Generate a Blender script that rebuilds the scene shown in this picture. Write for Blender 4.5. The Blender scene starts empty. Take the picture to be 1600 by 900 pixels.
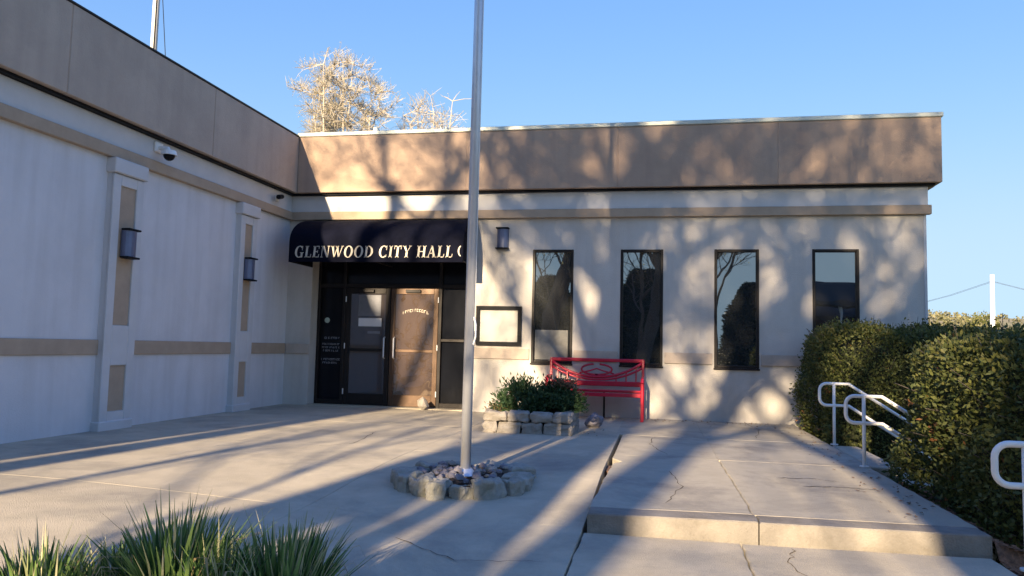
import bpy, math, random
from math import sin, cos, pi, radians, sqrt
import numpy as np
from mathutils import Vector, Matrix, noise
S = bpy.context.scene
C = S.collection
random.seed(11)

# ------------------------------------------------------------ camera, light
cam_d = bpy.data.cameras.new('camera'); cam = bpy.data.objects.new('camera', cam_d); C.objects.link(cam)
YAW, PITCH, ROLL, F = .1927, .0775, .0234, 1183.9
f_ = Vector((-sin(YAW)*cos(PITCH), cos(YAW)*cos(PITCH), sin(PITCH)))
r_ = Vector((cos(YAW), sin(YAW), 0)); u_ = r_.cross(f_)
r2 = r_*cos(ROLL)+u_*sin(ROLL); u2 = -r_*sin(ROLL)+u_*cos(ROLL)
M = Matrix((r2, u2, -f_)).transposed().to_4x4(); M.translation = Vector((6.65, -12.728, 1.12))
cam.matrix_world = M
cam_d.sensor_width = 36; cam_d.lens = F/1600*36; cam_d.clip_end = 3000; cam_d.clip_start = .05
S.camera = cam
SUN_T, SUN_E = .13, 16.5          # x drift per metre of y, elevation in degrees
az = math.atan2(-SUN_T, -1.0)     # direction towards the sun is (-.13, -1)
W = bpy.data.worlds.new('World'); S.world = W; W.use_nodes = True
nt = W.node_tree; bg = nt.nodes['Background']
sky = nt.nodes.new('ShaderNodeTexSky'); sky.sky_type = 'NISHITA'; sky.sun_disc = False
sky.sun_elevation = radians(SUN_E); sky.sun_rotation = az % (2*pi)
sky.air_density = .8; sky.dust_density = .1; sky.ozone_density = 2.0; sky.altitude = 100
hsv = nt.nodes.new('ShaderNodeHueSaturation'); hsv.inputs['Saturation'].default_value = 1.85; hsv.inputs['Hue'].default_value = .532
gm = nt.nodes.new('ShaderNodeGamma'); gm.inputs['Gamma'].default_value = .50
nt.links.new(sky.outputs[0], gm.inputs['Color']); nt.links.new(gm.outputs[0], hsv.inputs['Color']); # soft shoulder on the whole sky so that its brightest band keeps its pale blue, as a phone's exposure does
sp = nt.nodes.new('ShaderNodeSeparateColor'); cb = nt.nodes.new('ShaderNodeCombineColor'); nt.links.new(hsv.outputs[0], sp.inputs[0])
def mth(op, a, b):
    n = nt.nodes.new('ShaderNodeMath'); n.operation = op
    for i, q in enumerate((a, b)):
        if isinstance(q, (int, float)): n.inputs[i].default_value = q
        else: nt.links.new(q, n.inputs[i])
    return n.outputs[0]
for i, cap in enumerate((.80, 1.12, 1.42)):
    c = sp.outputs[i]; d = mth('POWER', mth('ADD', mth('POWER', mth('DIVIDE', c, cap), 4), 1), .25)
    nt.links.new(mth('DIVIDE', c, d), cb.inputs[i])
nt.links.new(cb.outputs[0], bg.inputs[0]); bg.inputs[1].default_value = .15
sl = bpy.data.lights.new('sun', 'SUN'); sun = bpy.data.objects.new('sun', sl); C.objects.link(sun)
sl.energy = 3.1; sl.angle = radians(.6); sl.color = (1, .77, .50)
k = sqrt(1+SUN_T**2)
sd = Vector((-SUN_T/k*cos(radians(SUN_E)), -1/k*cos(radians(SUN_E)), sin(radians(SUN_E))))
sun.rotation_euler = sd.to_track_quat('Z', 'Y').to_euler(); sun.location = sd*60
S.view_settings.view_transform = 'Standard'; S.view_settings.look = 'None'
S.view_settings.exposure = 2.33; S.view_settings.gamma = 1

# ------------------------------------------------------------ materials
def mat(name, col, rough=.8, var=.12, scale=3, bump=0, bscale=60, metal=0, spec=.4, col2=None, detail=6, tint=None, tscale=.7, coat=0):
    m = bpy.data.materials.new(name); m.use_nodes = True; t = m.node_tree; N = t.nodes; L = t.links
    b = N['Principled BSDF']
    b.inputs['Roughness'].default_value = rough; b.inputs['Metallic'].default_value = metal
    b.inputs['Specular IOR Level'].default_value = spec
    b.inputs['Coat Weight'].default_value = coat
    tc = N.new('ShaderNodeTexCoord')
    n = N.new('ShaderNodeTexNoise'); n.inputs['Scale'].default_value = scale; n.inputs['Detail'].default_value = detail
    n.inputs['Roughness'].default_value = .65
    L.new(tc.outputs['Object'], n.inputs['Vector'])
    r = N.new('ShaderNodeValToRGB'); r.color_ramp.elements[0].position = .3; r.color_ramp.elements[1].position = .7
    c2 = col2 or tuple(min(1, c*(1+var)) for c in col)
    r.color_ramp.elements[0].color = (*[c*(1-var) for c in col], 1); r.color_ramp.elements[1].color = (*c2, 1)
    L.new(n.outputs['Fac'], r.inputs['Fac']); out = r.outputs['Color']
    if tint:
        n3 = N.new('ShaderNodeTexNoise'); n3.inputs['Scale'].default_value = tscale; n3.inputs['Detail'].default_value = 8
        n3.inputs['Roughness'].default_value = .7; n3.inputs['Distortion'].default_value = .4
        L.new(tc.outputs['Object'], n3.inputs['Vector'])
        r3 = N.new('ShaderNodeValToRGB'); r3.color_ramp.elements[0].position = .48; r3.color_ramp.elements[1].position = .72
        r3.color_ramp.elements[0].color = (0, 0, 0, 1); r3.color_ramp.elements[1].color = (tint[3],)*3+(1,)
        L.new(n3.outputs['Fac'], r3.inputs['Fac'])
        mx = N.new('ShaderNodeMixRGB'); L.new(r3.outputs[0], mx.inputs[0]); L.new(out, mx.inputs[1])
        mx.inputs[2].default_value = (*tint[:3], 1); out = mx.outputs[0]
    L.new(out, b.inputs['Base Color'])
    if bump:
        n2 = N.new('ShaderNodeTexNoise'); n2.inputs['Scale'].default_value = bscale; n2.inputs['Detail'].default_value = 4
        L.new(tc.outputs['Object'], n2.inputs['Vector'])
        bp = N.new('ShaderNodeBump'); bp.inputs['Strength'].default_value = bump; bp.inputs['Distance'].default_value = .01
        L.new(n2.outputs['Fac'], bp.inputs['Height']); L.new(bp.outputs[0], b.inputs['Normal'])
    return m
def streaked(m, col, amt, zs=.25, xs=3.0):
    """rain streaks: noise stretched vertically, mixed over the base colour"""
    t = m.node_tree; N = t.nodes; L = t.links; b = N['Principled BSDF']
    src = b.inputs['Base Color'].links[0].from_socket
    tc = N.new('ShaderNodeTexCoord'); mp = N.new('ShaderNodeMapping'); mp.inputs['Scale'].default_value = (xs, xs, zs)
    n = N.new('ShaderNodeTexNoise'); n.inputs['Scale'].default_value = 1.6; n.inputs['Detail'].default_value = 7
    L.new(tc.outputs['Object'], mp.inputs[0]); L.new(mp.outputs[0], n.inputs['Vector'])
    r = N.new('ShaderNodeValToRGB'); r.color_ramp.elements[0].position = .45; r.color_ramp.elements[1].position = .8
    r.color_ramp.elements[0].color = (0, 0, 0, 1); r.color_ramp.elements[1].color = (amt, amt, amt, 1)
    L.new(n.outputs['Fac'], r.inputs['Fac'])
    mx = N.new('ShaderNodeMixRGB'); L.new(r.outputs[0], mx.inputs[0]); L.new(src, mx.inputs[1]); mx.inputs[2].default_value = (*col, 1)
    L.new(mx.outputs[0], b.inputs['Base Color']); return m
def leafmat(name, c1, c2, trans=.35, rough=.55):
    m = bpy.data.materials.new(name); m.use_nodes = True; t = m.node_tree; N = t.nodes; L = t.links
    b = N['Principled BSDF']; b.inputs['Roughness'].default_value = rough; b.inputs['Specular IOR Level'].default_value = .3
    g = N.new('ShaderNodeNewGeometry'); r = N.new('ShaderNodeValToRGB')
    r.color_ramp.elements[0].color = (*c1, 1); r.color_ramp.elements[1].color = (*c2, 1)
    L.new(g.outputs['Random Per Island'], r.inputs['Fac']); L.new(r.outputs[0], b.inputs['Base Color'])
    tr = N.new('ShaderNodeBsdfTranslucent'); L.new(r.outputs[0], tr.inputs['Color'])
    mx = N.new('ShaderNodeMixShader'); mx.inputs[0].default_value = trans
    L.new(b.outputs[0], mx.inputs[1]); L.new(tr.outputs[0], mx.inputs[2]); L.new(mx.outputs[0], N['Material Output'].inputs[0])
    return m
def glassmat(name, diff, refl, rough=.01, wav=.0, wscale=3, col=(.9, .95, 1)):
    """coated tinted pane: a dark body with a mirror coat, slightly wavy"""
    m = bpy.data.materials.new(name); m.use_nodes = True; t = m.node_tree; N = t.nodes; L = t.links
    b = N['Principled BSDF']; b.inputs['Base Color'].default_value = (*diff, 1); b.inputs['Roughness'].default_value = .6; b.inputs['Specular IOR Level'].default_value = .15
    g = N.new('ShaderNodeBsdfGlossy'); g.inputs['Roughness'].default_value = rough; g.inputs['Color'].default_value = (*col, 1)
    mx = N.new('ShaderNodeMixShader'); mx.inputs[0].default_value = refl
    L.new(b.outputs[0], mx.inputs[1]); L.new(g.outputs[0], mx.inputs[2]); L.new(mx.outputs[0], N['Material Output'].inputs[0])
    if wav:
        tc = N.new('ShaderNodeTexCoord'); n = N.new('ShaderNodeTexNoise'); n.inputs['Scale'].default_value = wscale; n.inputs['Detail'].default_value = 1
        L.new(tc.outputs['Object'], n.inputs['Vector'])
        bp = N.new('ShaderNodeBump'); bp.inputs['Strength'].default_value = wav; bp.inputs['Distance'].default_value = .02
        L.new(n.outputs['Fac'], bp.inputs['Height']); L.new(bp.outputs[0], g.inputs['Normal'])
    return m
m_wall = streaked(mat('painted_stucco', (.53, .505, .465), .9, .07, 1.3, .5, 60, tint=(.43, .395, .345, .65), tscale=1.1), (.38, .35, .31), .55)
m_left = streaked(mat('pale_stucco', (.63, .63, .645), .9, .05, 1.3, .45, 60, tint=(.54, .54, .545, .6), tscale=.9), (.44, .43, .42), .45)
m_tan = streaked(mat('tan_fascia', (.40, .295, .22), .85, .10, 2.0, .4, 60, tint=(.29, .215, .17, .6), tscale=1.3), (.27, .20, .165), .6)
m_tan2 = streaked(mat('taupe_fascia', (.45, .37, .30), .85, .08, 2.0, .4, 60, tint=(.36, .29, .235, .6), tscale=1.3), (.34, .275, .225), .5)
m_band = mat('tan_band', (.40, .31, .225), .85, .10, 4, .25, 80)
m_band2 = streaked(mat('faded_tan_band', (.46, .39, .32), .85, .14, 4, .25, 80), (.38, .32, .27), .5)
m_trim = mat('white_trim', (.56, .56, .56), .8, .06, 3, .15, 80)
m_coping = mat('white_metal_coping', (.52, .55, .49), .4, .10, 5, 0, metal=.3)
m_dark = mat('bronze_frame', (.016, .013, .012), .45, .2, 8, spec=.25)
m_black = mat('black_metal', (.008, .009, .012), .55, .2, 8, spec=.15)
m_awn = mat('navy_canvas', (.0035, .0045, .012), .95, .25, 5, .3, 300, spec=.12)
m_letter = mat('cream_lettering', (.52, .48, .40), .6, .10, 9)
m_lampg = mat('blue_grey_metal', (.13, .15, .23), .35, .1, 6, metal=.3)
m_pole = mat('brushed_aluminium', (.66, .68, .72), .38, .06, 8, metal=.5)
m_white = mat('white_paint', (.78, .78, .76), .4, .05, 12)
m_red = mat('red_enamel', (.52, .012, .040), .33, .12, 7, coat=.3)
m_paper = mat('white_paper', (.72, .72, .74), .8, .04, 8)
m_greyp = mat('grey_paper', (.17, .18, .21), .7, .15, 14)
m_conc = mat('concrete_pavement', (.46, .41, .31), .9, .13, 2.6, .6, 120, tint=(.22, .212, .19, .9), tscale=.7)
m_conc2 = mat('concrete_platform', (.40, .365, .29), .9, .11, 2.6, .5, 110, tint=(.19, .18, .165, .95), tscale=1.1)
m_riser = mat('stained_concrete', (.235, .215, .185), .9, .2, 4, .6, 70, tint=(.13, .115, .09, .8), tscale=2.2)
m_soil = mat('dark_soil', (.045, .032, .024), 1, .4, 14, .8, 60)
m_mulch = mat('mulch', (.20, .105, .06), 1, .5, 30, 1, 60)
m_chip = mat('mulch_chip', (.26, .13, .07), 1, .45, 20)
m_stone = mat('limestone', (.31, .30, .26), .9, .22, 9, .9, 45, tint=(.19, .20, .15, .7), tscale=5)
m_stone2 = mat('pale_limestone', (.31, .285, .25), .9, .2, 8, .9, 50, tint=(.20, .18, .155, .8), tscale=6)
m_rock = mat('purple_grey_rock', (.20, .19, .215), .85, .4, 12, .8, 50)
m_asph = mat('asphalt', (.055, .055, .058), .9, .2, 20, .5, 200)
m_bark = mat('grey_bark', (.13, .11, .09), .95, .3, 12, .8, 40)
m_bark2 = mat('pale_bark', (.40, .36, .30), .95, .25, 12)
m_lawn = mat('lawn_ground', (.10, .115, .045), 1, .35, 6, .5, 30, tint=(.19, .16, .09, .7), tscale=.4)
m_hill = mat('dry_hillside', (.23, .215, .12), 1, .25, .05, tint=(.33, .24, .17, .9), tscale=.03)
m_leafh = leafmat('hedge_leaf', (.032, .052, .016), (.16, .175, .05), .25)
m_leaft = leafmat('hedge_sunlit_top_leaf', (.065, .09, .022), (.17, .165, .05), .3)  # yellower leaf: sunlight on the hedge tops put into the colour
m_leafb = leafmat('hedge_brown_leaf', (.13, .055, .02), (.26, .13, .05), .2)
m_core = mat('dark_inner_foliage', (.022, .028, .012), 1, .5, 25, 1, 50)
m_shrub = leafmat('shrub_leaf', (.018, .050, .018), (.070, .125, .050), .3)
m_dead = leafmat('dead_leaf', (.12, .06, .035), (.30, .19, .11), .3)
m_blade = leafmat('grass_blade', (.03, .085, .022), (.22, .33, .10), .4)
m_blade2 = leafmat('pale_blade', (.24, .28, .12), (.60, .56, .36), .4)
m_bud = leafmat('bud', (.30, .29, .15), (.52, .50, .30), .4)
m_bud2 = leafmat('pale_bud', (.33, .32, .20), (.54, .52, .36), .4)
m_ever = leafmat('evergreen', (.010, .024, .010), (.035, .055, .022), .15)
m_glass = glassmat('tinted_mirror_glass', (.012, .015, .018), .27, .012, .05, 2.2, (.86, .90, .92))
m_dglass = glassmat('sunlit_bronze_glass', (.075, .046, .028), .32, .04, .9, 3, (.85, .7, .55))  # right leaf only: door glass with its sunlit tone in the colour
m_brown = mat('sunlit_bronze_metal', (.10, .06, .036), .4, .2, 8, metal=.3)  # right leaf only: lighter copy of the frame metal, sunlight in the colour
m_dp = mat('dark_pane', (.007, .008, .011), .12, .2, 3, spec=.2)
m_board = glassmat('notice_board_sheet', (.60, .60, .54), .12, .1)
m_brick = mat('red_brick', (.16, .07, .05), .9, .2, 8)
m_shingle = mat('roof_shingle', (.06, .055, .055), .9, .2, 12)

# ------------------------------------------------------------ mesh builder
ORG = {}
def org(p): 
    while p is not None:
        if p.name in ORG: return ORG[p.name]
        p = p.parent
    return Vector((0, 0, 0))
class MB:
    def __init__(s): s.v = []; s.f = []; s.mi = []; s.cm = 0
    def add(s, vs, fs):
        o = len(s.v); s.v += [tuple(q) for q in vs]; s.f += [tuple(i+o for i in q) for q in fs]; s.mi += [s.cm]*len(fs); return s
    def box(s, x0, y0, z0, x1, y1, z1):
        return s.add([(x0,y0,z0),(x1,y0,z0),(x1,y1,z0),(x0,y1,z0),(x0,y0,z1),(x1,y0,z1),(x1,y1,z1),(x0,y1,z1)],
              [(0,3,2,1),(4,5,6,7),(0,1,5,4),(1,2,6,5),(2,3,7,6),(3,0,4,7)])
    def cbox(s, x0, y0, z0, x1, y1, z1, c=.01):
        """box with chamfered edges"""
        vs = []
        for X, sx in ((x0,1),(x1,-1)):
            for Y, sy in ((y0,1),(y1,-1)):
                for Z, sz in ((z0,1),(z1,-1)):
                    vs += [(X, Y+sy*c, Z+sz*c), (X+sx*c, Y, Z+sz*c), (X+sx*c, Y+sy*c, Z)]
        def q(i,j,k_): return (i*4+j*2+k_)*3
        fs = []
        for i in (0,1): fs.append(tuple(q(i,*a) for a in ((0,0),(0,1),(1,1),(1,0))))
        for j in (0,1): fs.append(tuple(q(a,j,b)+1 for a,b in ((0,0),(1,0),(1,1),(0,1))))
        for k_ in (0,1): fs.append(tuple(q(a,b,k_)+2 for a,b in ((0,0),(0,1),(1,1),(1,0))))
        for j in (0,1):
            for k_ in (0,1): fs.append((q(0,j,k_)+1,q(1,j,k_)+1,q(1,j,k_)+2,q(0,j,k_)+2))
        for i in (0,1):
            for k_ in (0,1): fs.append((q(i,0,k_),q(i,1,k_),q(i,1,k_)+2,q(i,0,k_)+2))
        for i in (0,1):
            for j in (0,1): fs.append((q(i,j,0),q(i,j,1),q(i,j,1)+1,q(i,j,0)+1))
        for i in (0,1):
            for j in (0,1):
                for k_ in (0,1): a=q(i,j,k_); fs.append((a,a+1,a+2))
        s.fix = True
        return s.add(vs, fs)
    def tube(s, pts, r, n=8, caps=True, flat=False):
        pts = [Vector(p) for p in pts]
        rs = r if isinstance(r, (list, tuple)) else [r]*len(pts)
        o = len(s.v); up = None
        for i, p in enumerate(pts):
            d = (pts[min(i+1, len(pts)-1)]-pts[max(i-1, 0)]).normalized()
            if up is None: up = Vector((0,0,1)) if abs(d.z) < .9 else Vector((1,0,0))
            a = d.cross(up).normalized(); b = a.cross(d).normalized(); up = b
            for j in range(n):
                t = 2*pi*(j+.5)/n; s.v.append(tuple(p+(a*cos(t)+b*sin(t))*rs[i]))
        for i in range(len(pts)-1):
            for j in range(n):
                k2 = (j+1) % n; s.f.append((o+i*n+j, o+i*n+k2, o+(i+1)*n+k2, o+(i+1)*n+j)); s.mi.append(s.cm)
        if caps:
            s.f.append(tuple(o+j for j in range(n))[::-1]); s.f.append(tuple(o+(len(pts)-1)*n+j for j in range(n))); s.mi += [s.cm]*2
        return s
    def prism(s, poly, z0, z1, ax='z'):
        n = len(poly); vs = []
        for z in (z0, z1):
            for a, b in poly: vs.append((a,b,z) if ax == 'z' else (a,z,b) if ax == 'y' else (z,a,b))
        fs = [tuple(range(n))[::-1], tuple(range(n, 2*n))]+[(i,(i+1)%n,(i+1)%n+n,i+n) for i in range(n)]
        s.fix = True
        return s.add(vs, fs)
    def build(s, name, m, parent=None, smooth=False, kind=None):
        me = bpy.data.meshes.new(name); o = org(parent)
        vs = s.v if o.length == 0 else [(a-o.x, b-o.y, c-o.z) for a, b, c in s.v]
        me.from_pydata(vs, [], s.f)
        for q in (m if isinstance(m, (list, tuple)) else [m]): me.materials.append(q)
        if isinstance(m, (list, tuple)): me.polygons.foreach_set('material_index', s.mi)
        if getattr(s, 'fix', False):
            import bmesh
            bm = bmesh.new(); bm.from_mesh(me); bmesh.ops.recalc_face_normals(bm, faces=bm.faces); bm.to_mesh(me); bm.free()
        if smooth: me.polygons.foreach_set('use_smooth', [True]*len(me.polygons))
        me.update()
        ob = bpy.data.objects.new(name, me); C.objects.link(ob)
        if parent is not None: ob.parent = parent
        if kind: ob['kind'] = kind
        return ob
def tag(o, label, cat, group=None):
    o['label'] = label; o['category'] = cat
    if group: o['group'] = group
    return o
def thing(name, label, cat, loc=(0,0,0), group=None):
    o = bpy.data.objects.new(name, None); o.empty_display_size = .2; C.objects.link(o); o.location = loc; ORG[o.name] = Vector(loc)
    return tag(o, label, cat, group)
def struct_root(name, loc=(0,0,0)):
    o = bpy.data.objects.new(name, None); C.objects.link(o); o.location = loc; ORG[o.name] = Vector(loc); o['kind'] = 'structure'; return o
def copy_tree(o, loc=None, label=None, rotz=None, parent=None):
    c = o.copy(); C.objects.link(c); c.parent = parent
    if loc is not None: c.location = loc
    if rotz is not None: c.rotation_euler.z = rotz
    if label: c['label'] = label
    for ch in list(o.children): copy_tree(ch, parent=c)
    return c
def sst(t): t = max(0, min(1, t)); return t*t*(3-2*t)

# ------------------------------------------------------------ ground
def zg(x, y):
    if y < -7.45 and x > 6.1: z = -.125
    elif x > 6.1: z = 0
    else: z = -.11*sst((-5.3-y)/2.4)*sst((x-1.5)/3.4)
    if y < -8.2: z -= .03*(-8.2-y)
    return z
def zfar(x, y): return -1.0+16.0*sst((y-60)/190)+1.5*sin(x*.03+1)*sst((y-100)/100)+1.2*sin(x*.011+y*.02)*sst((y-80)/100)
def ground_sheet():
    mb = MB(); xs = [-900,-300,-120,-60,-30,-15,-6,0,4,7,8.6,8.95,9.4,9.9,10.4,12,16,24,40,55,70,90,110,135,160,200,250,400,900]
    ys = [-900,-300,-120,-60,-40,-30,-22,-17,-14,-12,-10,-8.6,-8.3,-7,-4.5,-2.5,0,6,12,20,40,60,70,80,90,100,110,120,130,140,150,160,170,180,190,200,210,220,235,250,300,450,900]
    def z(x, y):
        b = -.42
        if y < -12: b = -.55
        if x > 8.7 and y > -14: b = max(-1.0, -.42-.45*(x-8.7)) if x > 8.7 else b
        if 8.5 < x < 9.0 and -8.3 < y < 0: b = -.35
        if y > 60: b = zfar(x, y)
        return b
    for y in ys:
        for x in xs: mb.v.append((x, y, z(x, y)))
    n = len(xs)
    for j in range(len(ys)-1):
        for i in range(n-1): mb.f.append((j*n+i, j*n+i+1, (j+1)*n+i+1, (j+1)*n+i)); mb.mi.append(0 if ys[j] < 60 else 1)
    return mb.build('ground', [m_lawn, m_hill], kind='structure')
ground_sheet()
MB().add([(-120,-19,-.545),(160,-19,-.545),(160,-14.2,-.545),(-120,-14.2,-.545)], [(0,1,2,3)]).build('road', m_asph, kind='structure')
mk = MB()
for i in range(24): mk.box(-60+i*6, -16.66, -.545, -57+i*6, -16.54, -.5405)
mk.build('road_marking', mat('faded_yellow_paint', (.6, .45, .12), .8), kind='structure')
MB().cbox(-60, -19.18, -.75, 90, -19.0, -.42, .02).build('kerb', m_conc, kind='structure')

pave = struct_root('pavement')
def slab(x0, x1, y0, y1, m=None, top=None, thick=.14, name='slab', g=.002, jit=0):
    mb = MB(); nx = max(2, int((x1-x0)/.5)); ny = max(2, int((y1-y0)/.5))
    x0 += g; x1 -= g; y0 += g; y1 -= g
    c = .0015
    def zz(x, y): return (top if top is not None else zg(min(x, 6.1), y))+jit
    vs = []
    for j in range(ny+1):
        for i in range(nx+1):
            x = x0+(x1-x0)*i/nx; y = y0+(y1-y0)*j/ny; e = i in (0, nx) or j in (0, ny)
            vs.append((x, y, zz(x, y)))
    # bring in the rim: first ring slightly inside at full height, outer ring lower by c
    n = nx+1; fs = [(j*n+i, j*n+i+1, (j+1)*n+i+1, (j+1)*n+i) for j in range(ny) for i in range(nx)]
    rim = [i for i in range(nx+1)]+[j*n+nx for j in range(1, ny+1)]+[ny*n+i for i in range(nx-1, -1, -1)]+[j*n for j in range(ny-1, 0, -1)]
    b = len(vs)
    cx, cy = (x0+x1)/2, (y0+y1)/2
    for i in rim:
        x, y, z = vs[i]; vs.append((x, y, z-c))
    for q in set(rim):
        x, y, z = vs[q]
        vs[q] = (x+(c if abs(x-x0) < 1e-6 else -c if abs(x-x1) < 1e-6 else 0), y+(c if abs(y-y0) < 1e-6 else -c if abs(y-y1) < 1e-6 else 0), z)
    b2 = len(vs)
    for i, q in enumerate(rim): x, y, z = vs[b+i]; vs.append((x, y, z-thick))
    L_ = len(rim)
    for i in range(L_):
        k2 = (i+1) % L_
        fs += [(rim[i], b+i, b+k2, rim[k2]), (b+i, b2+i, b2+k2, b+k2)]
    mb.add(vs, fs); return mb.build(name, m or m_conc, pave)
# left walk, falling gently towards the camera
xs = [-.0, 2.05, 4.1, 6.15]; ys = [-.0, -2.45, -4.9, -7.4, -9.9, -12.4, -15]
rs = random.Random(3)
for i in range(3):
    for j in range(len(ys)-1):
        slab(xs[i], xs[i+1], ys[j+1], ys[j], jit=-rs.uniform(0, .0015))
# right platform (raised) and the lower walk in front of it
slab(6.10, 7.24, -2.5, 0, m_conc2, 0); slab(7.24, 8.75, -2.5, 0, m_conc2, -.003); 
slab(6.19, 7.27, -4.45, -2.5, m_conc2, -.002); slab(7.27, 8.75, -4.45, -2.5, m_conc2, -.005)
def wedge_slab(poly, top, bot, m, name='slab'):
    dense = []
    for i, p in enumerate(poly):
        q = poly[(i+1) % len(poly)]; L_ = math.hypot(q[0]-p[0], q[1]-p[1]); K = max(1, int(L_/.07))
        for k in range(K):
            x = p[0]+(q[0]-p[0])*k/K; y = p[1]+(q[1]-p[1])*k/K
            w = Vector((x*7, y*7, .3)); am = .012 if k else .004
            dense.append((x+noise.noise(w)*am+noise.noise(w*4)*.006, y+noise.noise(w+Vector((9, 9, 9)))*am*.8))
    poly = dense
    mb = MB(); n = len(poly); cx = sum(p[0] for p in poly)/n; cy = sum(p[1] for p in poly)/n; c = .02
    c = .008; inn = [(p[0]+(c if p[0] < cx else -c), p[1]+(c if p[1] < cy else -c)) for p in poly]
    vs = [(x, y, top) for x, y in inn]+[(x, y, top-c) for x, y in poly]+[(x, y, bot) for x, y in poly]
    fs = [tuple(range(n))]+[(i, i+n, (i+1)%n+n, (i+1)%n) for i in range(n)]+[(i+n, i+2*n, (i+1)%n+2*n, (i+1)%n+n) for i in range(n)]
    mb.add(vs, fs); mb.fix = True
    return mb.build(name, m, pave)
wedge_slab([(6.17, -7.22), (7.30, -7.14), (7.27, -4.46), (6.19, -4.46), (6.19, -4.74), (6.29, -4.93), (6.21, -5.08)], .0, -.3, m_conc2)
wedge_slab([(7.308, -7.14), (8.74, -7.10), (8.74, -4.46), (7.28, -4.46)], -.004, -.3, m_conc2)
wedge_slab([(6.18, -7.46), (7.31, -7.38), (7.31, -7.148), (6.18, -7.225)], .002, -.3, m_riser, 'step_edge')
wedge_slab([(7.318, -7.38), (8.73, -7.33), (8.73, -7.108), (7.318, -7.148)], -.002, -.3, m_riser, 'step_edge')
wedge_slab([(6.155, -10), (7.18, -10), (7.18, -7.47), (6.155, -7.47)], -.125, -.4, m_conc)
wedge_slab([(7.19, -10), (8.7, -10), (8.7, -7.40), (7.19, -7.47)], -.127, -.4, m_conc)
wedge_slab([(6.10, -13), (8.7, -13), (8.7, -10.01), (6.10, -10.01)], -.21, -.5, m_conc)
MB().box(6.05, -7.5, -.4, 6.2, -4.8, -.22).build('soil_joint', m_soil, pave)
# broken concrete corner in the joint
mb = MB(); mb.prism([(6.02, -5.22), (6.18, -5.30), (6.20, -4.97), (6.10, -4.93)], -.12, -.045); mb.build('broken_corner', mat('rusty_concrete', (.13, .075, .055), 1, .3, 20, .8), pave)
def crack(pts, z, w):
    rr_ = random.Random(int(abs(pts[0][0]*1000))); P_ = []
    for (x0, y0), (x1, y1) in zip(pts, pts[1:]):
        for k in range(8): P_.append((x0+(x1-x0)*k/8+rr_.uniform(-.018, .018), y0+(y1-y0)*k/8+rr_.uniform(-.018, .018)))
    P_.append(pts[-1]); n = len(P_); mb = MB(); vs = []
    for i, (x, y) in enumerate(P_):
        a = P_[max(0, i-1)]; b = P_[min(n-1, i+1)]; d = math.hypot(b[0]-a[0], b[1]-a[1]) or 1; nx_, ny_ = -(b[1]-a[1])/d, (b[0]-a[0])/d
        ww = w*rr_.uniform(.4, 1.2)*(0.15 if i in (0, n-1) else 1); vs += [(x-nx_*ww, y-ny_*ww, z), (x+nx_*ww, y+ny_*ww, z)]
    mb.add(vs, [(2*i, 2*i+1, 2*i+3, 2*i+2) for i in range(n-1)]); mb.build('crack', m_soil, pave)
crack([(7.50, -7.52), (7.42, -7.9), (7.56, -8.4), (7.5, -9.2)], -.1235, .0035)
crack([(7.7, -5.45), (8.0, -5.40), (8.22, -5.5)], .0012, .007); crack([(7.85, -5.85), (8.15, -5.78), (8.45, -5.83)], .0012, .008)
crack([(6.7, -6.95), (6.85, -6.2), (6.75, -5.4)], .0022, .004); crack([(8.0, -.1), (8.1, -1.1), (7.9, -2.3)], .0012, .004)
crack([(6.6, -2.6), (6.55, -3.4), (6.75, -4.3)], .0012, .004); crack([(3.1, -3.4), (3.3, -4.6), (3.0, -5.0)], .0012, .004); crack([(5.0, -8.0), (5.5, -8.4), (6.0, -8.3)], -.109, .004)
mb = MB(); rl = random.Random(77)
for i in range(260):
    q = rl.random()
    if q < .45: x, y, z = rl.uniform(6.4, 8.6), -abs(rl.gauss(.12, .25))-.05, .004
    elif q < .8: x, y, z = 8.68-abs(rl.gauss(0, .22)), rl.uniform(-7, -.3), .004
    else: x, y, z = rl.uniform(4.2, 6.0), -1.6-abs(rl.gauss(0, .5))*(1 if rl.random() < .5 else 2.6), .004
    a = rl.uniform(0, 6.3); l = rl.uniform(.012, .026); ca, sa = cos(a)*l, sin(a)*l
    mb.add([(x-ca, y-sa, z), (x+sa*.5, y-ca*.5, z+rl.uniform(0, .01)), (x+ca, y+sa, z+rl.uniform(0, .014)), (x-sa*.5, y+ca*.5, z+.002)], [(0,1,2,3)])
tag(mb.build('leaf_litter', leafmat('dry_leaf', (.10, .055, .03), (.26, .17, .09), .1), kind='stuff'), 'small dry leaves blown along the wall, planter and hedge edge', 'leaves')
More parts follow.
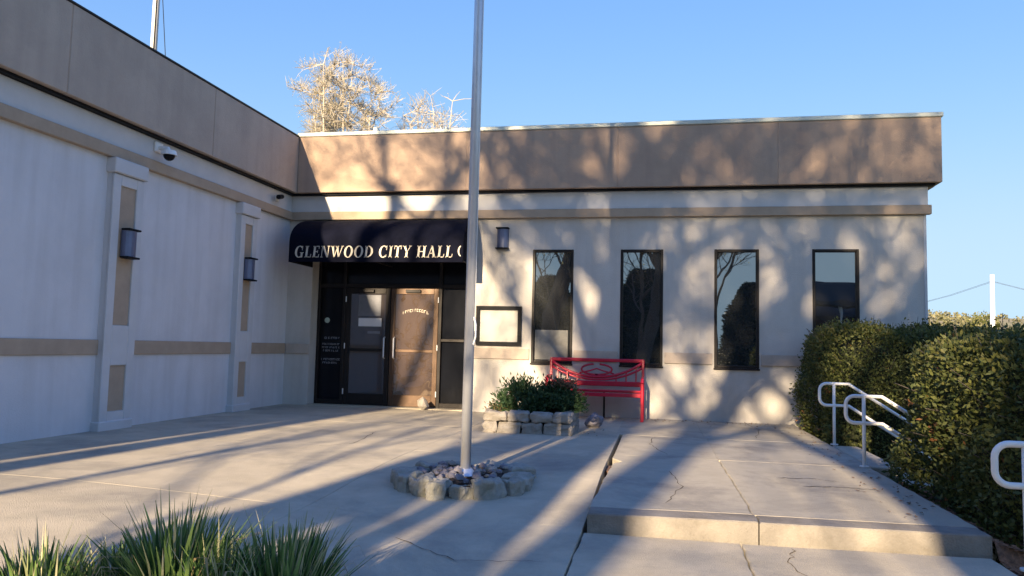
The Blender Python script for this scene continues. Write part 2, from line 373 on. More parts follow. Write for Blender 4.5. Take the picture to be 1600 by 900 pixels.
# bed between walk and hedge
bed = MB(); nx, ny = 14, 60
for j in range(ny+1):
    for i in range(nx+1):
        x = 8.755+i*(1.9)/nx; y = -8.6+j*4.1/ny
        bed.v.append((x, y, -.06-.30*(x-8.755)+.03*noise.noise((x*5, y*5, 0))-(.10 if y < -7.35 else 0)))
for j in range(ny):
    for i in range(nx): bed.f.append((j*(nx+1)+i, j*(nx+1)+i+1, (j+1)*(nx+1)+i+1, (j+1)*(nx+1)+i)); bed.mi.append(0)
bed.build('mulch_bed', m_mulch, smooth=True, kind='structure')
MB().add([(8.755,-2.6,-.05),(11.6,-2.6,-.6),(11.6,.4,-.6),(8.755,.4,-.05)], [(0,1,2,3)]).build('planting_bed', m_mulch, kind='structure')
mb = MB(); rc = random.Random(5)
for i in range(1500):
    x = 8.76+abs(rc.gauss(0, .35)); y = rc.uniform(-8.5, -4.55)
    z = -.06-.30*(x-8.755)+.03*noise.noise((x*5, y*5, 0))-(.10 if y < -7.35 else 0)+.006
    a = rc.uniform(0, pi); l = rc.uniform(.012, .035); w = l*.35; t = rc.uniform(-.01, .012)
    ca, sa = cos(a), sin(a)
    mb.add([(x-ca*l-sa*w, y-sa*l+ca*w, z), (x-ca*l+sa*w, y-sa*l-ca*w, z+.004), (x+ca*l+sa*w, y+sa*l-ca*w, z+t), (x+ca*l-sa*w, y+sa*l+ca*w, z+t+.004)], [(0,1,2,3)])
tag(mb.build('mulch_chips', m_chip, kind='stuff'), 'orange brown bark chips scattered between the walk and the hedge', 'mulch')

# stairs going down to the right
def stairs(y0, y1, ztop, lab):
    st = thing('steps', lab, 'steps', (8.76, (y0+y1)/2, ztop))
    for i in range(5):
        x = 8.76+i*.29
        MB().cbox(x, y0, ztop-1.1, x+.30 if i < 4 else x+1.6, y1, ztop-.001-(.0 if i == 0 else .165*i), .012).build('step', m_conc2, st)
    return st
stairs(-4.42, -2.66, -.001, 'concrete steps going down between the two white handrails')
stairs(-9.6, -7.62, -.16, 'lower concrete steps at the near end of the long hedge')

# ------------------------------------------------------------ city hall
ZR, ZP, ZC, ZB1, ZB0, D = 4.83, 3.776, 3.33, 1.09, .91, .193
XR = 10.72; YE = -13.6
hall = thing('city_hall', 'single storey pale stucco hall with brown roof fascia and narrow dark windows', 'building', (0, 0, 0))
# back wing wall with openings (cells between x / z lines, openings skipped)
WINS = [4.87, 6.36, 7.88, 9.395]; WW = .70; WZ0, WZ1 = .86, 2.79
DX0, DX1, DZ1 = .48, 3.50, 2.66
def wall_cells(mb, xl, zl, holes, y0, y1):
    for i in range(len(xl)-1):
        for j in range(len(zl)-1):
            cx, cz = (xl[i]+xl[i+1])/2, (zl[j]+zl[j+1])/2
            if any(a < cx < b and c < cz < d for a, b, c, d in holes): continue
            x0, x1, z0, z1 = xl[i], xl[i+1], zl[j], zl[j+1]
            mb.add([(x0,y0,z0),(x1,y0,z0),(x1,y0,z1),(x0,y0,z1)], [(0,1,2,3)])
    for a, b, c, d in holes:
        mb.add([(a,y0,c),(a,y1,c),(a,y1,d),(a,y0,d)], [(0,1,2,3)]); mb.add([(b,y0,c),(b,y0,d),(b,y1,d),(b,y1,c)], [(0,1,2,3)])
        mb.add([(a,y0,d),(a,y1,d),(b,y1,d),(b,y0,d)], [(0,1,2,3)]); mb.add([(a,y0,c),(b,y0,c),(b,y1,c),(a,y1,c)], [(0,1,2,3)])
holes = [(c-WW/2, c+WW/2, WZ0, WZ1) for c in WINS]+[(DX0, DX1, -.3, DZ1)]
xl = sorted({0, XR}|{h[0] for h in holes}|{h[1] for h in holes}); zl = sorted({-.9, ZP+.3}|{h[2] for h in holes}|{h[3] for h in holes})
mb = MB(); wall_cells(mb, xl, zl, holes, 0, .45)
mb.add([(XR,0,-.9),(XR,12,-.9),(XR,12,ZP+.3),(XR,0,ZP+.3)], [(0,1,2,3)])
mb.add([(XR,12,-.9),(-9,12,-.9),(-9,12,ZP+.3),(XR,12,ZP+.3)], [(0,1,2,3)])
mb.build('wall', m_wall, hall)
# corner board at the right end
MB().cbox(XR-.03, -.012, -.6, XR+.012, .1, ZC, .004).build('corner_trim', m_trim, hall)
# left wing walls
mb = MB(); mb.box(-9, YE, -.9, 0, -.0005, ZP+.3); wl = mb.build('wall', m_left, hall); wl['label'] = 'pale blue grey wall of the left wing'
# interior dark backing for the recess
MB().box(DX0-.3, .46, -.2, XR-.2, 6, 3.2).build('interior', m_black, hall)
# belt band
def bandseg(x0, x1): MB().cbox(x0, -.028, ZB0, x1, .02, ZB1, .006).build('belt_band', m_band2, hall)
e = [DX1+.02]+sum([[c-WW/2-.03, c+WW/2+.03] for c in WINS], [])+[XR-.04]
for i in range(0, len(e), 2): bandseg(e[i], e[i+1])
bandseg(.03, DX0-.01)
PIL = [(-4.69, -4.14), (-1.80, -1.31), (-7.75, -7.2), (-10.8, -10.25)]
ye = [-.03]+sum([[b, a] for a, b in sorted(PIL, reverse=True)], [])+[YE]
for i in range(0, len(ye), 2): MB().cbox(-.02, ye[i+1]+.002, ZB0, .028, ye[i]-.002, ZB1, .006).build('belt_band', m_band, hall)
# pilasters with recessed tan panels
for a, b in PIL:
    p = MB(); w = b-a; fr = .13; d0, d1 = .07, .10
    p.box(-.02, a, -.2, d0, b, ZC-.02)
    zs = [0.0, .22, .78, 1.27, 3.0, 3.13]
    p.cbox(d0-.01, a, 0, d1, a+fr, 3.13, .006); p.cbox(d0-.01, b-fr, 0, d1, b, 3.13, .006)
    for z0, z1 in ((0, .22), (.78, 1.27), (3.0, 3.13)): p.cbox(d0-.01, a+fr+.001, z0, d1-.002, b-fr-.001, z1, .005)
    p.fix = True
    po = p.build('pilaster', m_trim, hall)
    for z0, z1 in ((.225, .775), (1.275, 2.995)):
        MB().box(d0-.005, a+fr+.002, z0, d0+.008, b-fr-.002, z1).build('panel', m_band, po)
    MB().cbox(-.01, a-.03, 3.14, d1+.035, b+.03, 3.325, .012).build('capital', m_trim, po)
    MB().cbox(-.01, a-.02, -.1, d1+.02, b+.02, .11, .012).build('plinth', m_trim, po)
# frieze and cornice
def run(name, z0, z1, d, m, x_end=XR, lo=None, cut=[]):
    MB().cbox(-.03, -d, z0, x_end+(d if d > .1 else d), .03, z1, .006).build(name, m, hall)
    MB().cbox(-.03, YE-d, z0, d-.0005, -d-.002, z1, .006).build(name, m, hall)
run('cornice_band', ZC, 3.475, .075, m_band)
run('frieze', 3.478, ZP, .035, m_trim)
run('shade_strip', ZP+.001, ZP+.03, .12, m_black)  # black strip painting in the shade line under the fascia overhang
# fascia panels
def fasc(x0, x1): MB().cbox(x0+.004, -D, ZP+.03, x1-.004, .15, ZR, .008).build('fascia_panel', m_tan, hall)
for a, b in ((.196, 3.35), (3.35, 5.95), (5.95, 8.5), (8.5, XR+.2)): fasc(a, b)
YS = [.15, -2.83, -5.62, -8.5, -11.2, YE-.15]
for i in range(5): MB().cbox(-.2, YS[i+1]+.004, ZP+.03, D, YS[i]-.004, ZR, .008).build('fascia_panel', m_tan2, hall)
for y in YS[1:-1]: MB().box(-.1, y-.02, ZP+.035, D-.006, y+.02, ZR-.002).build('fascia_joint', m_tan, hall)
for x in (3.35, 5.95, 8.5): MB().box(x-.02, -D+.006, ZP+.035, x+.02, 0, ZR-.002).build('fascia_joint', m_tan, hall)
MB().box(XR-.1, .16, ZP+.03, XR+.196, 12.1, ZR).build('fascia_panel', m_tan, hall)
MB().box(-9, YE-.15, ZP+.03, -.21, YE-.1, ZR).build('fascia_panel', m_tan, hall)
# coping
MB().cbox(.17, -D-.02, ZR+.001, XR+.225, .2, ZR+.075, .01).build('coping', m_coping, hall)
MB().cbox(-.25, YE-.17, ZR+.001, D+.012, -D-.022, ZR+.03, .006).build('coping', m_dark, hall)
rc = random.Random(8)
for i in range(40):
    x = rc.uniform(.4, XR); MB().cbox(x, -.1, ZR+.075, x+rc.uniform(.03, .22), .1, ZR+.08+rc.uniform(0, .03)+(.05 if x < 4.5 and i % 2 else 0), .004).build('coping_fleck', m_coping, hall) if i < 22 else None  # small raised bits in coping colour, flecks along the roof edge
# roofs
MB().box(-9, .2, 4.3, XR+.15, 12, 4.4).build('roof', m_shingle, hall)
MB().box(-9, YE, 4.3, -.2, .19, 4.4).build('roof', m_shingle, hall)
# windows
def window(c, first=None):
    if first: 
        return copy_tree(first, (c-WINS[0], 0, 0), None, None, hall)
    fr = MB(); t = .045; x0, x1 = c-WW/2, c+WW/2; y0, y1 = -.012, .07
    fr.cbox(x0, y0, WZ0, x0+t, y1, WZ1, .006); fr.cbox(x1-t, y0, WZ0, x1, y1, WZ1, .006)
    fr.cbox(x0+t, y0+.001, WZ1-t, x1-t, y1, WZ1-.001, .006); fr.cbox(x0+t, y0+.001, WZ0+.001, x1-t, y1, WZ0+t, .006)
    w = fr.build('window', m_dark, hall)
    g = MB(); g.box(x0+t, .035, WZ0+t, x1-t, .045, WZ1-t); g.build('pane', m_glass, w)
    s = MB(); s.cbox(x0-.01, -.03, WZ0-.03, x1+.01, .03, WZ0-.001, .005); s.build('sill', m_dark, w)
    return w
w0 = window(WINS[0])
ws = [window(c, w0) for c in WINS[1:]]
MB().box(WINS[0]-.29, .026, .92, WINS[0]+.27, .032, 1.42).build('lower_pane_panel', mat('pale_lower_panel', (.22, .22, .20), .5, .25, 4, tint=(.12, .11, .09, .8), tscale=3), w0)  # pale mottled panel across the lower part of the first window
# entrance: storefront set back in the opening
YD = .30
en = MB()
for x0, x1 in ((DX0, DX0+.05), (.97, 1.03), (2.79, 2.85), (DX1-.05, DX1)): en.cbox(x0, YD-.04, 0, x1, YD+.06, DZ1, .005)
en.cbox(DX0+.05, YD-.038, 2.13, DX1-.05, YD+.06, 2.20, .005); en.cbox(DX0+.05, YD-.038, DZ1-.06, DX1-.05, YD+.06, DZ1-.001, .005)
en.cbox(DX0+.05, YD-.037, 0, .97, YD+.06, .10, .005); en.cbox(2.85, YD-.037, 0, DX1-.05, YD+.06, .10, .005)
en.cbox(2.85, YD-.039, 1.18, DX1-.05, YD+.03, 1.23, .004)
ent = en.build('entrance_frame', m_dark, hall)
MB().box(DX0+.05, YD+.02, .1, .97, YD+.03, 2.13).build('side_pane', m_dp, ent)
MB().box(2.85, YD+.02, .1, DX1-.05, YD+.03, 2.13).build('side_pane', m_dp, ent)
MB().box(DX0+.05, YD+.02, 2.2, DX1-.05, YD+.03, DZ1-.06).build('transom_pane', m_dp, ent)
MB().cbox(DX0+.002, -.0, -.1, DX1-.002, YD+.05, .012, .004).build('threshold', m_conc, hall)
def leaf_door(x0, x1, hx, mm, gm, lab):
    d = MB(); t = .085; y0, y1 = YD-.03, YD+.015
    d.cbox(x0, y0, .015, x0+t, y1, 2.125, .005); d.cbox(x1-t, y0, .015, x1, y1, 2.125, .005)
    d.cbox(x0+t, y0+.001, .016, x1-t, y1, .22, .005); d.cbox(x0+t, y0+.001, 2.02, x1-t, y1, 2.124, .005)
    o = d.build('door', mm, hall); o['label'] = lab
    g = MB(); g.box(x0+t, YD-.008, .22, x1-t, YD, 2.02); g.build('pane', gm, o)
    h = MB(); h.tube([(hx, y0-.002, .86), (hx, y0-.05, .88), (hx, y0-.05, 1.22), (hx, y0-.002, 1.24)], .014, 8)
    h.build('handle', m_pole, o)
    ox = x0 if hx > (x0+x1)/2 else x1
    for z in (.25, 1.07, 1.92): MB().tube([(ox, y0-.008, z-.05), (ox, y0-.008, z+.05)], .011, 8).build('hinge', m_pole, o)
    MB().cbox(x0+t, y0+.012, .98, x1-t, y0+.03, 1.03, .004).build('push_bar', mm, o)
    MB().cbox((x0+x1)/2-.16, y0-.045, 2.045, (x0+x1)/2+.12, y0-.001, 2.10, .005).build('closer', m_dark, o)
    return o
m_dg2 = glassmat('shaded_door_glass', (.035, .028, .027), .10, .03)  # left leaf: darker copy of the bronze glass, shade put into the colour
dl = leaf_door(1.035, 1.885, 1.80, m_dark, m_dg2, 'left door leaf with notices taped inside the glass')
dr = leaf_door(1.895, 2.785, 1.985, m_brown, m_dglass, 'right door leaf with bronze reflective glass')
def sheet(x0, x1, z0, z1, m, par, name, y=YD-.012): return MB().box(x0, y-.003, z0, x1, y, z1).build(name, m, par)
sheet(1.27, 1.70, 1.62, 2.0, m_greyp, dl, 'paper_notice'); sheet(1.28, 1.72, 1.43, 1.58, m_paper, dl, 'paper_notice'); sheet(1.46, 1.70, 1.30, 1.345, m_greyp, dl, 'paper_notice')
# arched lettering strip on the right leaf and hours lettering on the side pane: short strokes
def scribble(x0, x1, z, h, par, y, seed, m=m_letter, arch=0, name='small_lettering'):
    rr = random.Random(seed); mb = MB(); x = x0
    while x < x1:
        w = rr.uniform(.5, .9)*h; u = (x-x0)/(x1-x0)*2-1; dz = arch*(1-u*u)
        mb.box(x, y-.002, z+dz, x+w*.28, y, z+dz+h)
        if rr.random() < .7: mb.box(x+w*.28, y-.002, z+dz+h*rr.choice([0, .4, .8]), x+w, y, z+dz+h*rr.choice([0, .4, .8])+h*.22) if False else mb.box(x+w*.28, y-.002, z+dz+h*.8, x+w, y, z+dz+h)
        if rr.random() < .6: mb.box(x+w*.28, y-.002, z+dz, x+w*.9, y, z+dz+h*.2)
        x += w+h*(.25 if rr.random() < .8 else .8)
    return mb.build(name, m, par, kind='stuff')
scribble(2.12, 2.58, 1.66, .05, dr, YD-.009, 1, arch=.05)
m_dimlet = mat('faded_lettering', (.30, .31, .34), .7)
for k_, (z, h, a, b) in enumerate([(1.19, .035, .62, .90), (1.08, .03, .58, .92), (1.02, .03, .58, .92), (.96, .03, .60, .90), (.80, .035, .57, .92), (.74, .03, .60, .90)]):
    scribble(a, b, z, h, ent, YD+.018, 10+k_, m_dimlet)
mb = MB(); mb.tube([(.66, YD+.016, 1.53), (.66, YD+.008, 1.53)], .05, 14); mb.build('round_sticker', mat('pale_green_print', (.45, .55, .48), .6), ent)
# lump of limestone holding the door area
def roughen(ob, cuts=3, amp=.012, sc=9, seed=0, sm=True):
    import bmesh
    bm = bmesh.new(); bm.from_mesh(ob.data); bmesh.ops.triangulate(bm, faces=[f for f in bm.faces if len(f.verts) > 4])
    bmesh.ops.subdivide_edges(bm, edges=bm.edges[:], cuts=cuts, use_grid_fill=True)
    bmesh.ops.smooth_vert(bm, verts=bm.verts[:], factor=.5, use_axis_x=True, use_axis_y=True, use_axis_z=True)
    bm.normal_update()
    for v in bm.verts:
        p = v.co*sc+Vector((seed, 0, 0)); v.co += v.normal*(noise.noise(p)*amp+noise.noise(p*2.7)*amp*.6)
    bm.to_mesh(ob.data); bm.free(); ob.data.polygons.foreach_set('use_smooth', [sm]*len(ob.data.polygons)); return ob
def rock(c, r, rng, m, name='stone', parent=None, sq=.7):
    ph = [(0,0,1)]+[(cos(a)*.85, sin(a)*.85, .5) for a in [i*pi/3 for i in range(6)]]+[(cos(a), sin(a), -.3) for a in [i*pi/3+.5 for i in range(6)]]+[(0,0,-1)]
    vs = []
    for x, y, z in ph:
        j = rng.uniform(.72, 1.15); vs.append((c[0]+x*r[0]*j, c[1]+y*r[1]*j, c[2]+z*r[2]*rng.uniform(.8, 1.1)))
    fs = [(0, 1+i, 1+(i+1)%6) for i in range(6)]
    for i in range(6): fs += [(1+i, 7+i, 1+(i+1)%6), (1+(i+1)%6, 7+i, 7+(i+1)%6)]
    fs += [(13, 7+(i+1)%6, 7+i) for i in range(6)]
    mb = MB(); mb.add(vs, fs); mb.fix = True
    return mb.build(name, m, parent)
rr = random.Random(2)
tag(rock((2.66, -.08, .10), (.12, .09, .12), rr, m_stone2, 'door_stop_rock'), 'small pale rock lying at the foot of the right entrance door', 'rock')

# ------------------------------------------------------------ awning with lettering
aw = thing('awning', 'navy barrel awning lettered GLENWOOD CITY HALL over the entrance', 'awning', (2.04, 0, 2.48))
AX0, AX1, AY, AZ0, AZ1, AZT = .47, 3.52, -.90, 2.47, 2.82, 3.30
prof = [(AY, AZ0), (AY, AZ0+.1), (AY, AZ1-.05)]+[(AY*cos(t), AZ1+(AZT-AZ1)*sin(t)) for t in [i*pi/2/12 for i in range(13)]]
mb = MB(); n = len(prof); nxs = 9; rr = random.Random(4)
for i in range(nxs+1):
    x = AX0+(AX1-AX0)*i/nxs
    for j, (y, z) in enumerate(prof): mb.v.append((x, y*(.992 if i % 3 and j > 2 else 1), z-(.006 if i % 3 and j > 2 else 0)))
for i in range(nxs):
    for j in range(n-1): mb.f.append((i*n+j, (i+1)*n+j, (i+1)*n+j+1, i*n+j+1)); mb.mi.append(0)
mb.build('canopy', m_awn, aw, smooth=True)
for x in (AX0, AX1):
    mb = MB(); mb.prism(prof+[(0, AZ0)], x-.004, x+.004, 'x'); mb.build('end_panel', m_awn, aw)
mb = MB()
for x in (AX0, (AX0+AX1)/2, AX1): mb.tube([(x, AY+.015, AZ0+.015), (x, -.01, AZ0+.015)], .013, 6)
mb.tube([(AX0, AY+.015, AZ0+.015), (AX1, AY+.015, AZ0+.015)], .013, 6); mb.build('frame_tube', m_black, aw)
def R_(x0, y0, x1, y1): return [(x0, y0), (x1, y0), (x1, y1), (x0, y1)]
def ring(cx, cy, rx, ry, tx, ty, a0, a1, n=16):
    out = []
    for i in range(n):
        t0, t1 = radians(a0+(a1-a0)*i/n), radians(a0+(a1-a0)*(i+1)/n)
        out.append([(cx+rx*cos(t0), cy+ry*sin(t0)), (cx+rx*cos(t1), cy+ry*sin(t1)), (cx+(rx-tx)*cos(t1), cy+(ry-ty)*sin(t1)), (cx+(rx-tx)*cos(t0), cy+(ry-ty)*sin(t0))])
    return out
def stem(x, w=.18, s=.07): return [R_(x, .0, x+w, 1), R_(x-s, 0, x+w+s, .07), R_(x-s, .93, x+w+s, 1)]
GLY = {
 'I': (.42, stem(.12)), 'L': (.68, stem(.1)+[R_(.28, 0, .62, .07), [(.55, 0), (.62, 0), (.64, .30), (.60, .30)]]),
 'E': (.70, stem(.1)+[R_(.28, 0, .62, .07), R_(.28, .93, .60, 1), R_(.28, .47, .50, .54), [(.57, 0), (.64, 0), (.66, .28), (.61, .28)], [(.56, 1), (.62, 1), (.62, .74), (.58, .74)], R_(.47, .38, .51, .63)]),
 'T': (.72, [R_(.27, 0, .45, 1), R_(.2, 0, .52, .07), R_(.03, .92, .69, 1), R_(.03, .70, .08, .95), R_(.64, .70, .69, .95)]),
 'H': (.88, stem(.1)+stem(.60)+[R_(.28, .47, .60, .54)]),
 'N': (.90, [R_(.12, 0, .17, 1), R_(.04, 0, .26, .06), R_(.02, .94, .24, 1), R_(.72, 0, .77, 1), R_(.64, .94, .87, 1), [(.10, 1), (.32, 1), (.78, 0), (.64, 0)]]),
 'W': (1.2, [[(.05, 1), (.25, 1), (.44, 0), (.36, 0)], [(.36, 0), (.44, 0), (.64, .9), (.60, .95)], [(.48, 1), (.68, 1), (.86, 0), (.78, 0)], [(.78, 0), (.86, 0), (1.12, 1), (1.06, 1)], R_(0, .94, .30, 1), R_(.44, .94, .74, 1), R_(1.0, .94, 1.2, 1)]),
 'A': (.88, [[(.10, 0), (.16, 0), (.46, 1), (.40, 1)], [(.34, 1), (.48, 1), (.80, 0), (.60, 0)], R_(.02, 0, .26, .06), R_(.52, 0, .88, .06), R_(.22, .32, .58, .39)]),
 'Y': (.84, [[(.06, 1), (.27, 1), (.50, .45), (.36, .45)], [(.42, .45), (.50, .50), (.76, 1), (.70, 1)], R_(.34, 0, .52, .5), R_(.26, 0, .60, .06), R_(0, .94, .33, 1), R_(.60, .94, .84, 1)]),
 'O': (.90, ring(.44, .5, .42, .52, .19, .07, 0, 360, 28)),
 'D': (.88, stem(.1)+ring(.30, .5, .52, .50, .19, .07, -90, 90, 18)),
 'C': (.82, ring(.44, .5, .42, .52, .19, .07, 48, 312, 22)+[R_(.68, .62, .73, 1), R_(.68, .04, .73, .25)]),
 'G': (.90, ring(.44, .5, .42, .52, .19, .07, 48, 300, 22)+[R_(.68, .62, .73, 1), R_(.60, 0, .78, .42), R_(.52, .38, .86, .45)]),
}
txt = 'GLENWOOD CITY HALL'; gap = .07
tot = sum(GLY[c][0]+gap if c != ' ' else .42 for c in txt); hh = .195; TX0, TX1 = .57, 3.36; sc = (TX1-TX0)/tot
x = TX0; zb = 2.545
def letter(ch, x, polys, hh, sc):
    mb = MB()
    for pl in polys:
        mb.prism([(x+(px+.10*py)*sc, zb+py*hh) for px, py in pl], AY-.008, AY-.003-.0, 'y')
    return mb.build('letter_'+ch.lower(), m_letter, aw)
for ch in txt:
    if ch == ' ': x += .42*sc; continue
    w, polys = GLY[ch]; letter(ch, x, polys, hh, sc); x += (w+gap)*sc
mb = MB()
for pl in ring(.44, .5, .42, .52, .19, .10, 95, 265, 12): mb.prism([(3.43+px*.13, zb+py*.17+.02) for px, py in pl], AY-.008, AY-.003, 'y')
mb.build('curved_mark', m_letter, aw)

# ------------------------------------------------------------ wall lamps, cameras, notice board
def lamp(loc, lab):
    o = thing('wall_lamp', lab, 'lamp', loc, 'blue grey wall lamps')
    X, Y, Z = loc; w, h, d = .10, .19, .11
    mb = MB(); mb.prism([(X-w, Y)]+[(X-w*cos(t), Y-.03-(d-.03)*sin(t)) for t in [i*pi/8 for i in range(9)]]+[(X+w, Y)], Z-h+.03, Z+h-.03, 'z'); mb.build('shade', m_lampg, o)
    for s in (-1, 1): MB().cbox(X-w-.012, Y-d-.012, Z+s*(h-.015)-.012, X+w+.012, Y-.001, Z+s*(h-.015)+.012, .006).build('cap', m_black, o)
    MB().cbox(X-.07, Y-.02, Z-.16, X+.07, Y, Z+.16, .004).build('back_plate', m_black, o)
    return o
l0 = lamp((3.99, 0, 2.98), 'blue grey wall lamp on the front wall right of the awning')
l1 = copy_tree(l0, (.10, -4.41, 2.29), 'nearest blue grey wall lamp, on the first pilaster of the left wall', pi/2)
l2 = copy_tree(l0, (.10, -1.56, 2.27), 'blue grey wall lamp on the second pilaster, near the inside corner', pi/2)
sc_ = thing('security_camera', 'white dome security camera fixed to the left wing frieze', 'security camera', (.036, -3.85, 3.66))
MB().cbox(.036, -3.93, 3.60, .07, -3.77, 3.74, .01).build('mount_plate', m_white, sc_)
MB().tube([(.06, -3.85, 3.66), (.20, -3.85, 3.65), (.22, -3.85, 3.60)], .028, 10).build('arm', m_white, sc_)
def dome(c, r, m, name, par, sgn=-1, n=14):
    mb = MB()
    for i in range(6):
        t = i*pi/2/5
        for j in range(n): a = 2*pi*j/n; mb.v.append((c[0]+r*cos(t)*cos(a), c[1]+r*cos(t)*sin(a), c[2]+sgn*r*sin(t)))
    for i in range(5):
        for j in range(n): mb.f.append((i*n+j, i*n+(j+1)%n, (i+1)*n+(j+1)%n, (i+1)*n+j)); mb.mi.append(0)
    mb.f.append(tuple(range(n))); mb.mi.append(0); mb.fix = True
    return mb.build(name, m, par, smooth=True)
MB().tube([(.22, -3.85, 3.56), (.22, -3.85, 3.62)], [.10, .085], 16).build('housing', m_white, sc_)
dome((.22, -3.85, 3.559), .075, m_black, 'dome', sc_)
s2 = thing('security_camera', 'small black bullet camera on the frieze beside the inside corner', 'security camera', (.036, -.62, 3.62))
MB().cbox(.036, -.68, 3.57, .06, -.56, 3.67, .006).build('mount_plate', m_white, s2)
MB().tube([(.06, -.62, 3.64), (.14, -.66, 3.63)], .016, 8).build('arm', m_black, s2)
MB().tube([(.12, -.58, 3.66), (.17, -.80, 3.61)], .04, 12).build('barrel', m_black, s2)
nb = thing('notice_board', 'black framed notice board with a pale blank sheet, right of the entrance', 'notice board', (3.96, 0, 1.47))
P = [(3.56, 1.14), (4.35, 1.14), (4.35, 1.81), (3.56, 1.81)]
def inset(P, d):
    n = len(P); out = []
    for i in range(n):
        p0, p1, p2 = Vector(P[i-1]), Vector(P[i]), Vector(P[(i+1)%n])
        a = (p1-p0).normalized(); b = (p2-p1).normalized(); na = Vector((-a.y, a.x)); nb_ = Vector((-b.y, b.x))
        bis = (na+nb_); bis = bis/bis.length; out.append(tuple(p1+bis*d/max(.3, bis.dot(na))))
    return out
I = inset(P, .062); mb = MB(); n = 4
for i in range(n):
    k2 = (i+1) % n; mb.prism([P[i], P[k2], I[k2], I[i]], -.06, -.001, 'y')
mb.build('frame', m_black, nb)
mb = MB(); mb.prism(I, -.02, -.01, 'y'); mb.build('notice_sheet', m_board, nb)

# ------------------------------------------------------------ flagpole and stone ring
PX, PY = 5.03, -6.32
fp = thing('flagpole', 'tall silver flagpole standing in a ring of stones', 'flagpole', (PX, PY, .0))
MB().tube([(PX, PY, -.1), (PX+.008, PY, 4), (PX+.018, PY, 9)], [.045, .043, .036], 20).build('pole', m_pole, fp, smooth=True)
MB().tube([(PX, PY, .02), (PX, PY, .075)], [.10, .055], 18).build('collar', m_pole, fp)
mb = MB(); mb.tube([(PX+.018, PY, 9), (PX+.018, PY, 9.06)], .06, 12); mb.build('truck', m_pole, fp)
dome((PX+.018, PY, 9.06), .06, m_pole, 'finial', fp, 1)
MB().tube([(PX+.052, PY-.02, 1.25), (PX+.054, PY-.02, 4), (PX+.06, PY-.02, 8.95)], .0035, 5).build('rope', m_white, fp)
MB().tube([(PX+.045, PY-.02, 1.13), (PX+.062, PY-.02, 1.2), (PX+.062, PY-.02, 1.3), (PX+.045, PY-.02, 1.37)], .009, 6).build('cleat', m_pole, fp)
rg = thing('stone_ring', 'low ring of mossy limestone blocks filled with broken rock round the flagpole', 'planter', (PX, PY, -.05))
rr = random.Random(21); N_ = 15; a = .1; cuts_ = [rr.uniform(.7, 1.35) for _ in range(N_)]; tot_ = sum(cuts_)
for i in range(N_):
    a0, a1 = a+2*pi*sum(cuts_[:i])/tot_+.006, a+2*pi*sum(cuts_[:i+1])/tot_-.006; ro = .60+rr.uniform(-.04, .04); ri = .39+rr.uniform(-.03, .03); h = .05+rr.uniform(-.035, .03)
    am = (a0+a1)/2
    pts = [(a0, ro*.97), (am, ro*1.03), (a1, ro*.97), (a1, ri), (am, ri), (a0, ri)]
    jit = [(rr.uniform(-.012, .012), rr.uniform(-.012, .012)) for _ in pts]
    vs = []
    for z, sc2 in ((-.18, 1), (h*.75, 1), (h, .86)):
        cx = sum(cos(t)*r for t, r in pts)/6; cy = sum(sin(t)*r for t, r in pts)/6
        for (t, r), (jx, jy) in zip(pts, jit):
            x = cos(t)*r+jx; y = sin(t)*r+jy; vs.append((PX+cx+(x-cx)*sc2, PY+cy+(y-cy)*sc2, z+(rr.uniform(-.012, .012) if z > 0 else 0)))
    fs = [tuple(range(6))[::-1], tuple(range(12, 18))]+[(i2+6*l, (i2+1)%6+6*l, (i2+1)%6+6*l+6, i2+6*l+6) for l in (0, 1) for i2 in range(6)]
    mb = MB(); mb.add(vs, fs); mb.fix = True; roughen(mb.build('stone', m_stone, rg), 4, .035, 9, i*5, False)
mb = MB(); mb.tube([(PX, PY, -.15), (PX, PY, .0)], .44, 20); mb.build('gravel_fill', m_soil, rg)
for i in range(64):
    t = rr.uniform(0, 2*pi); r = .40*sqrt(rr.uniform(.05, 1)); q = rr.uniform(.022, .052)
    rock((PX+r*cos(t), PY+r*sin(t), .02+rr.uniform(0, .05)), (q, q*.8, q*.75), rr, rr.choice([m_rock, m_rock, m_stone2]), 'rock', rg)

# ------------------------------------------------------------ planter and its plants
pl = thing('stone_planter', 'raised planter of pale limestone blocks between entrance and red bench', 'planter', (5.0, -2.42, 0))
rr = random.Random(31)
X0, X1, Y0, Y1, HP = 4.38, 5.56, -2.93, -1.95, .28
def block(x0, x1, y0, y1, z0, z1):
    j = lambda: rr.uniform(-.009, .009); c = .022
    vs = []
    for z, s in ((z0, 0), (z0+c, 1), (z1-c, 1), (z1, 0)):
        q = 0 if s else c
        for x, y in ((x0+q, y0+q), (x1-q, y0+q), (x1-q, y1-q), (x0+q, y1-q)): vs.append((x+j(), y+j(), z+j()*.5))
    fs = [(3,2,1,0), (12,13,14,15)]+[(l*4+i, l*4+(i+1)%4, l*4+4+(i+1)%4, l*4+4+i) for l in range(3) for i in range(4)]
    roughen(MB().add(vs, fs).build('stone', m_stone2, pl), 3, .028, 12, x0*9+z0, False)
for lay, (z0, z1) in enumerate(((-.02, .14), (.145, HP))):
    t = .17; xs_ = [X0, X0+.33, X0+.62, X0+.93, X1] if lay else [X0, X0+.2, X0+.52, X0+.80, X1]
    for i in range(4):
        block(xs_[i]+.004, xs_[i+1]-.004, Y0, Y0+t, z0, z1+(rr.uniform(-.01, .015) if lay else 0)); block(xs_[i]+.004, xs_[i+1]-.004, Y1-t, Y1, z0, z1)
    for (a, b) in ((Y0+t+.004, -2.46), (-2.45, Y1-t-.004)):
        block(X0, X0+t, a, b, z0, z1); block(X1-t, X1, a, b, z0, z1)
MB().box(X0+.12, Y0+.12, 0, X1-.12, Y1-.12, .24).build('soil', m_soil, pl)
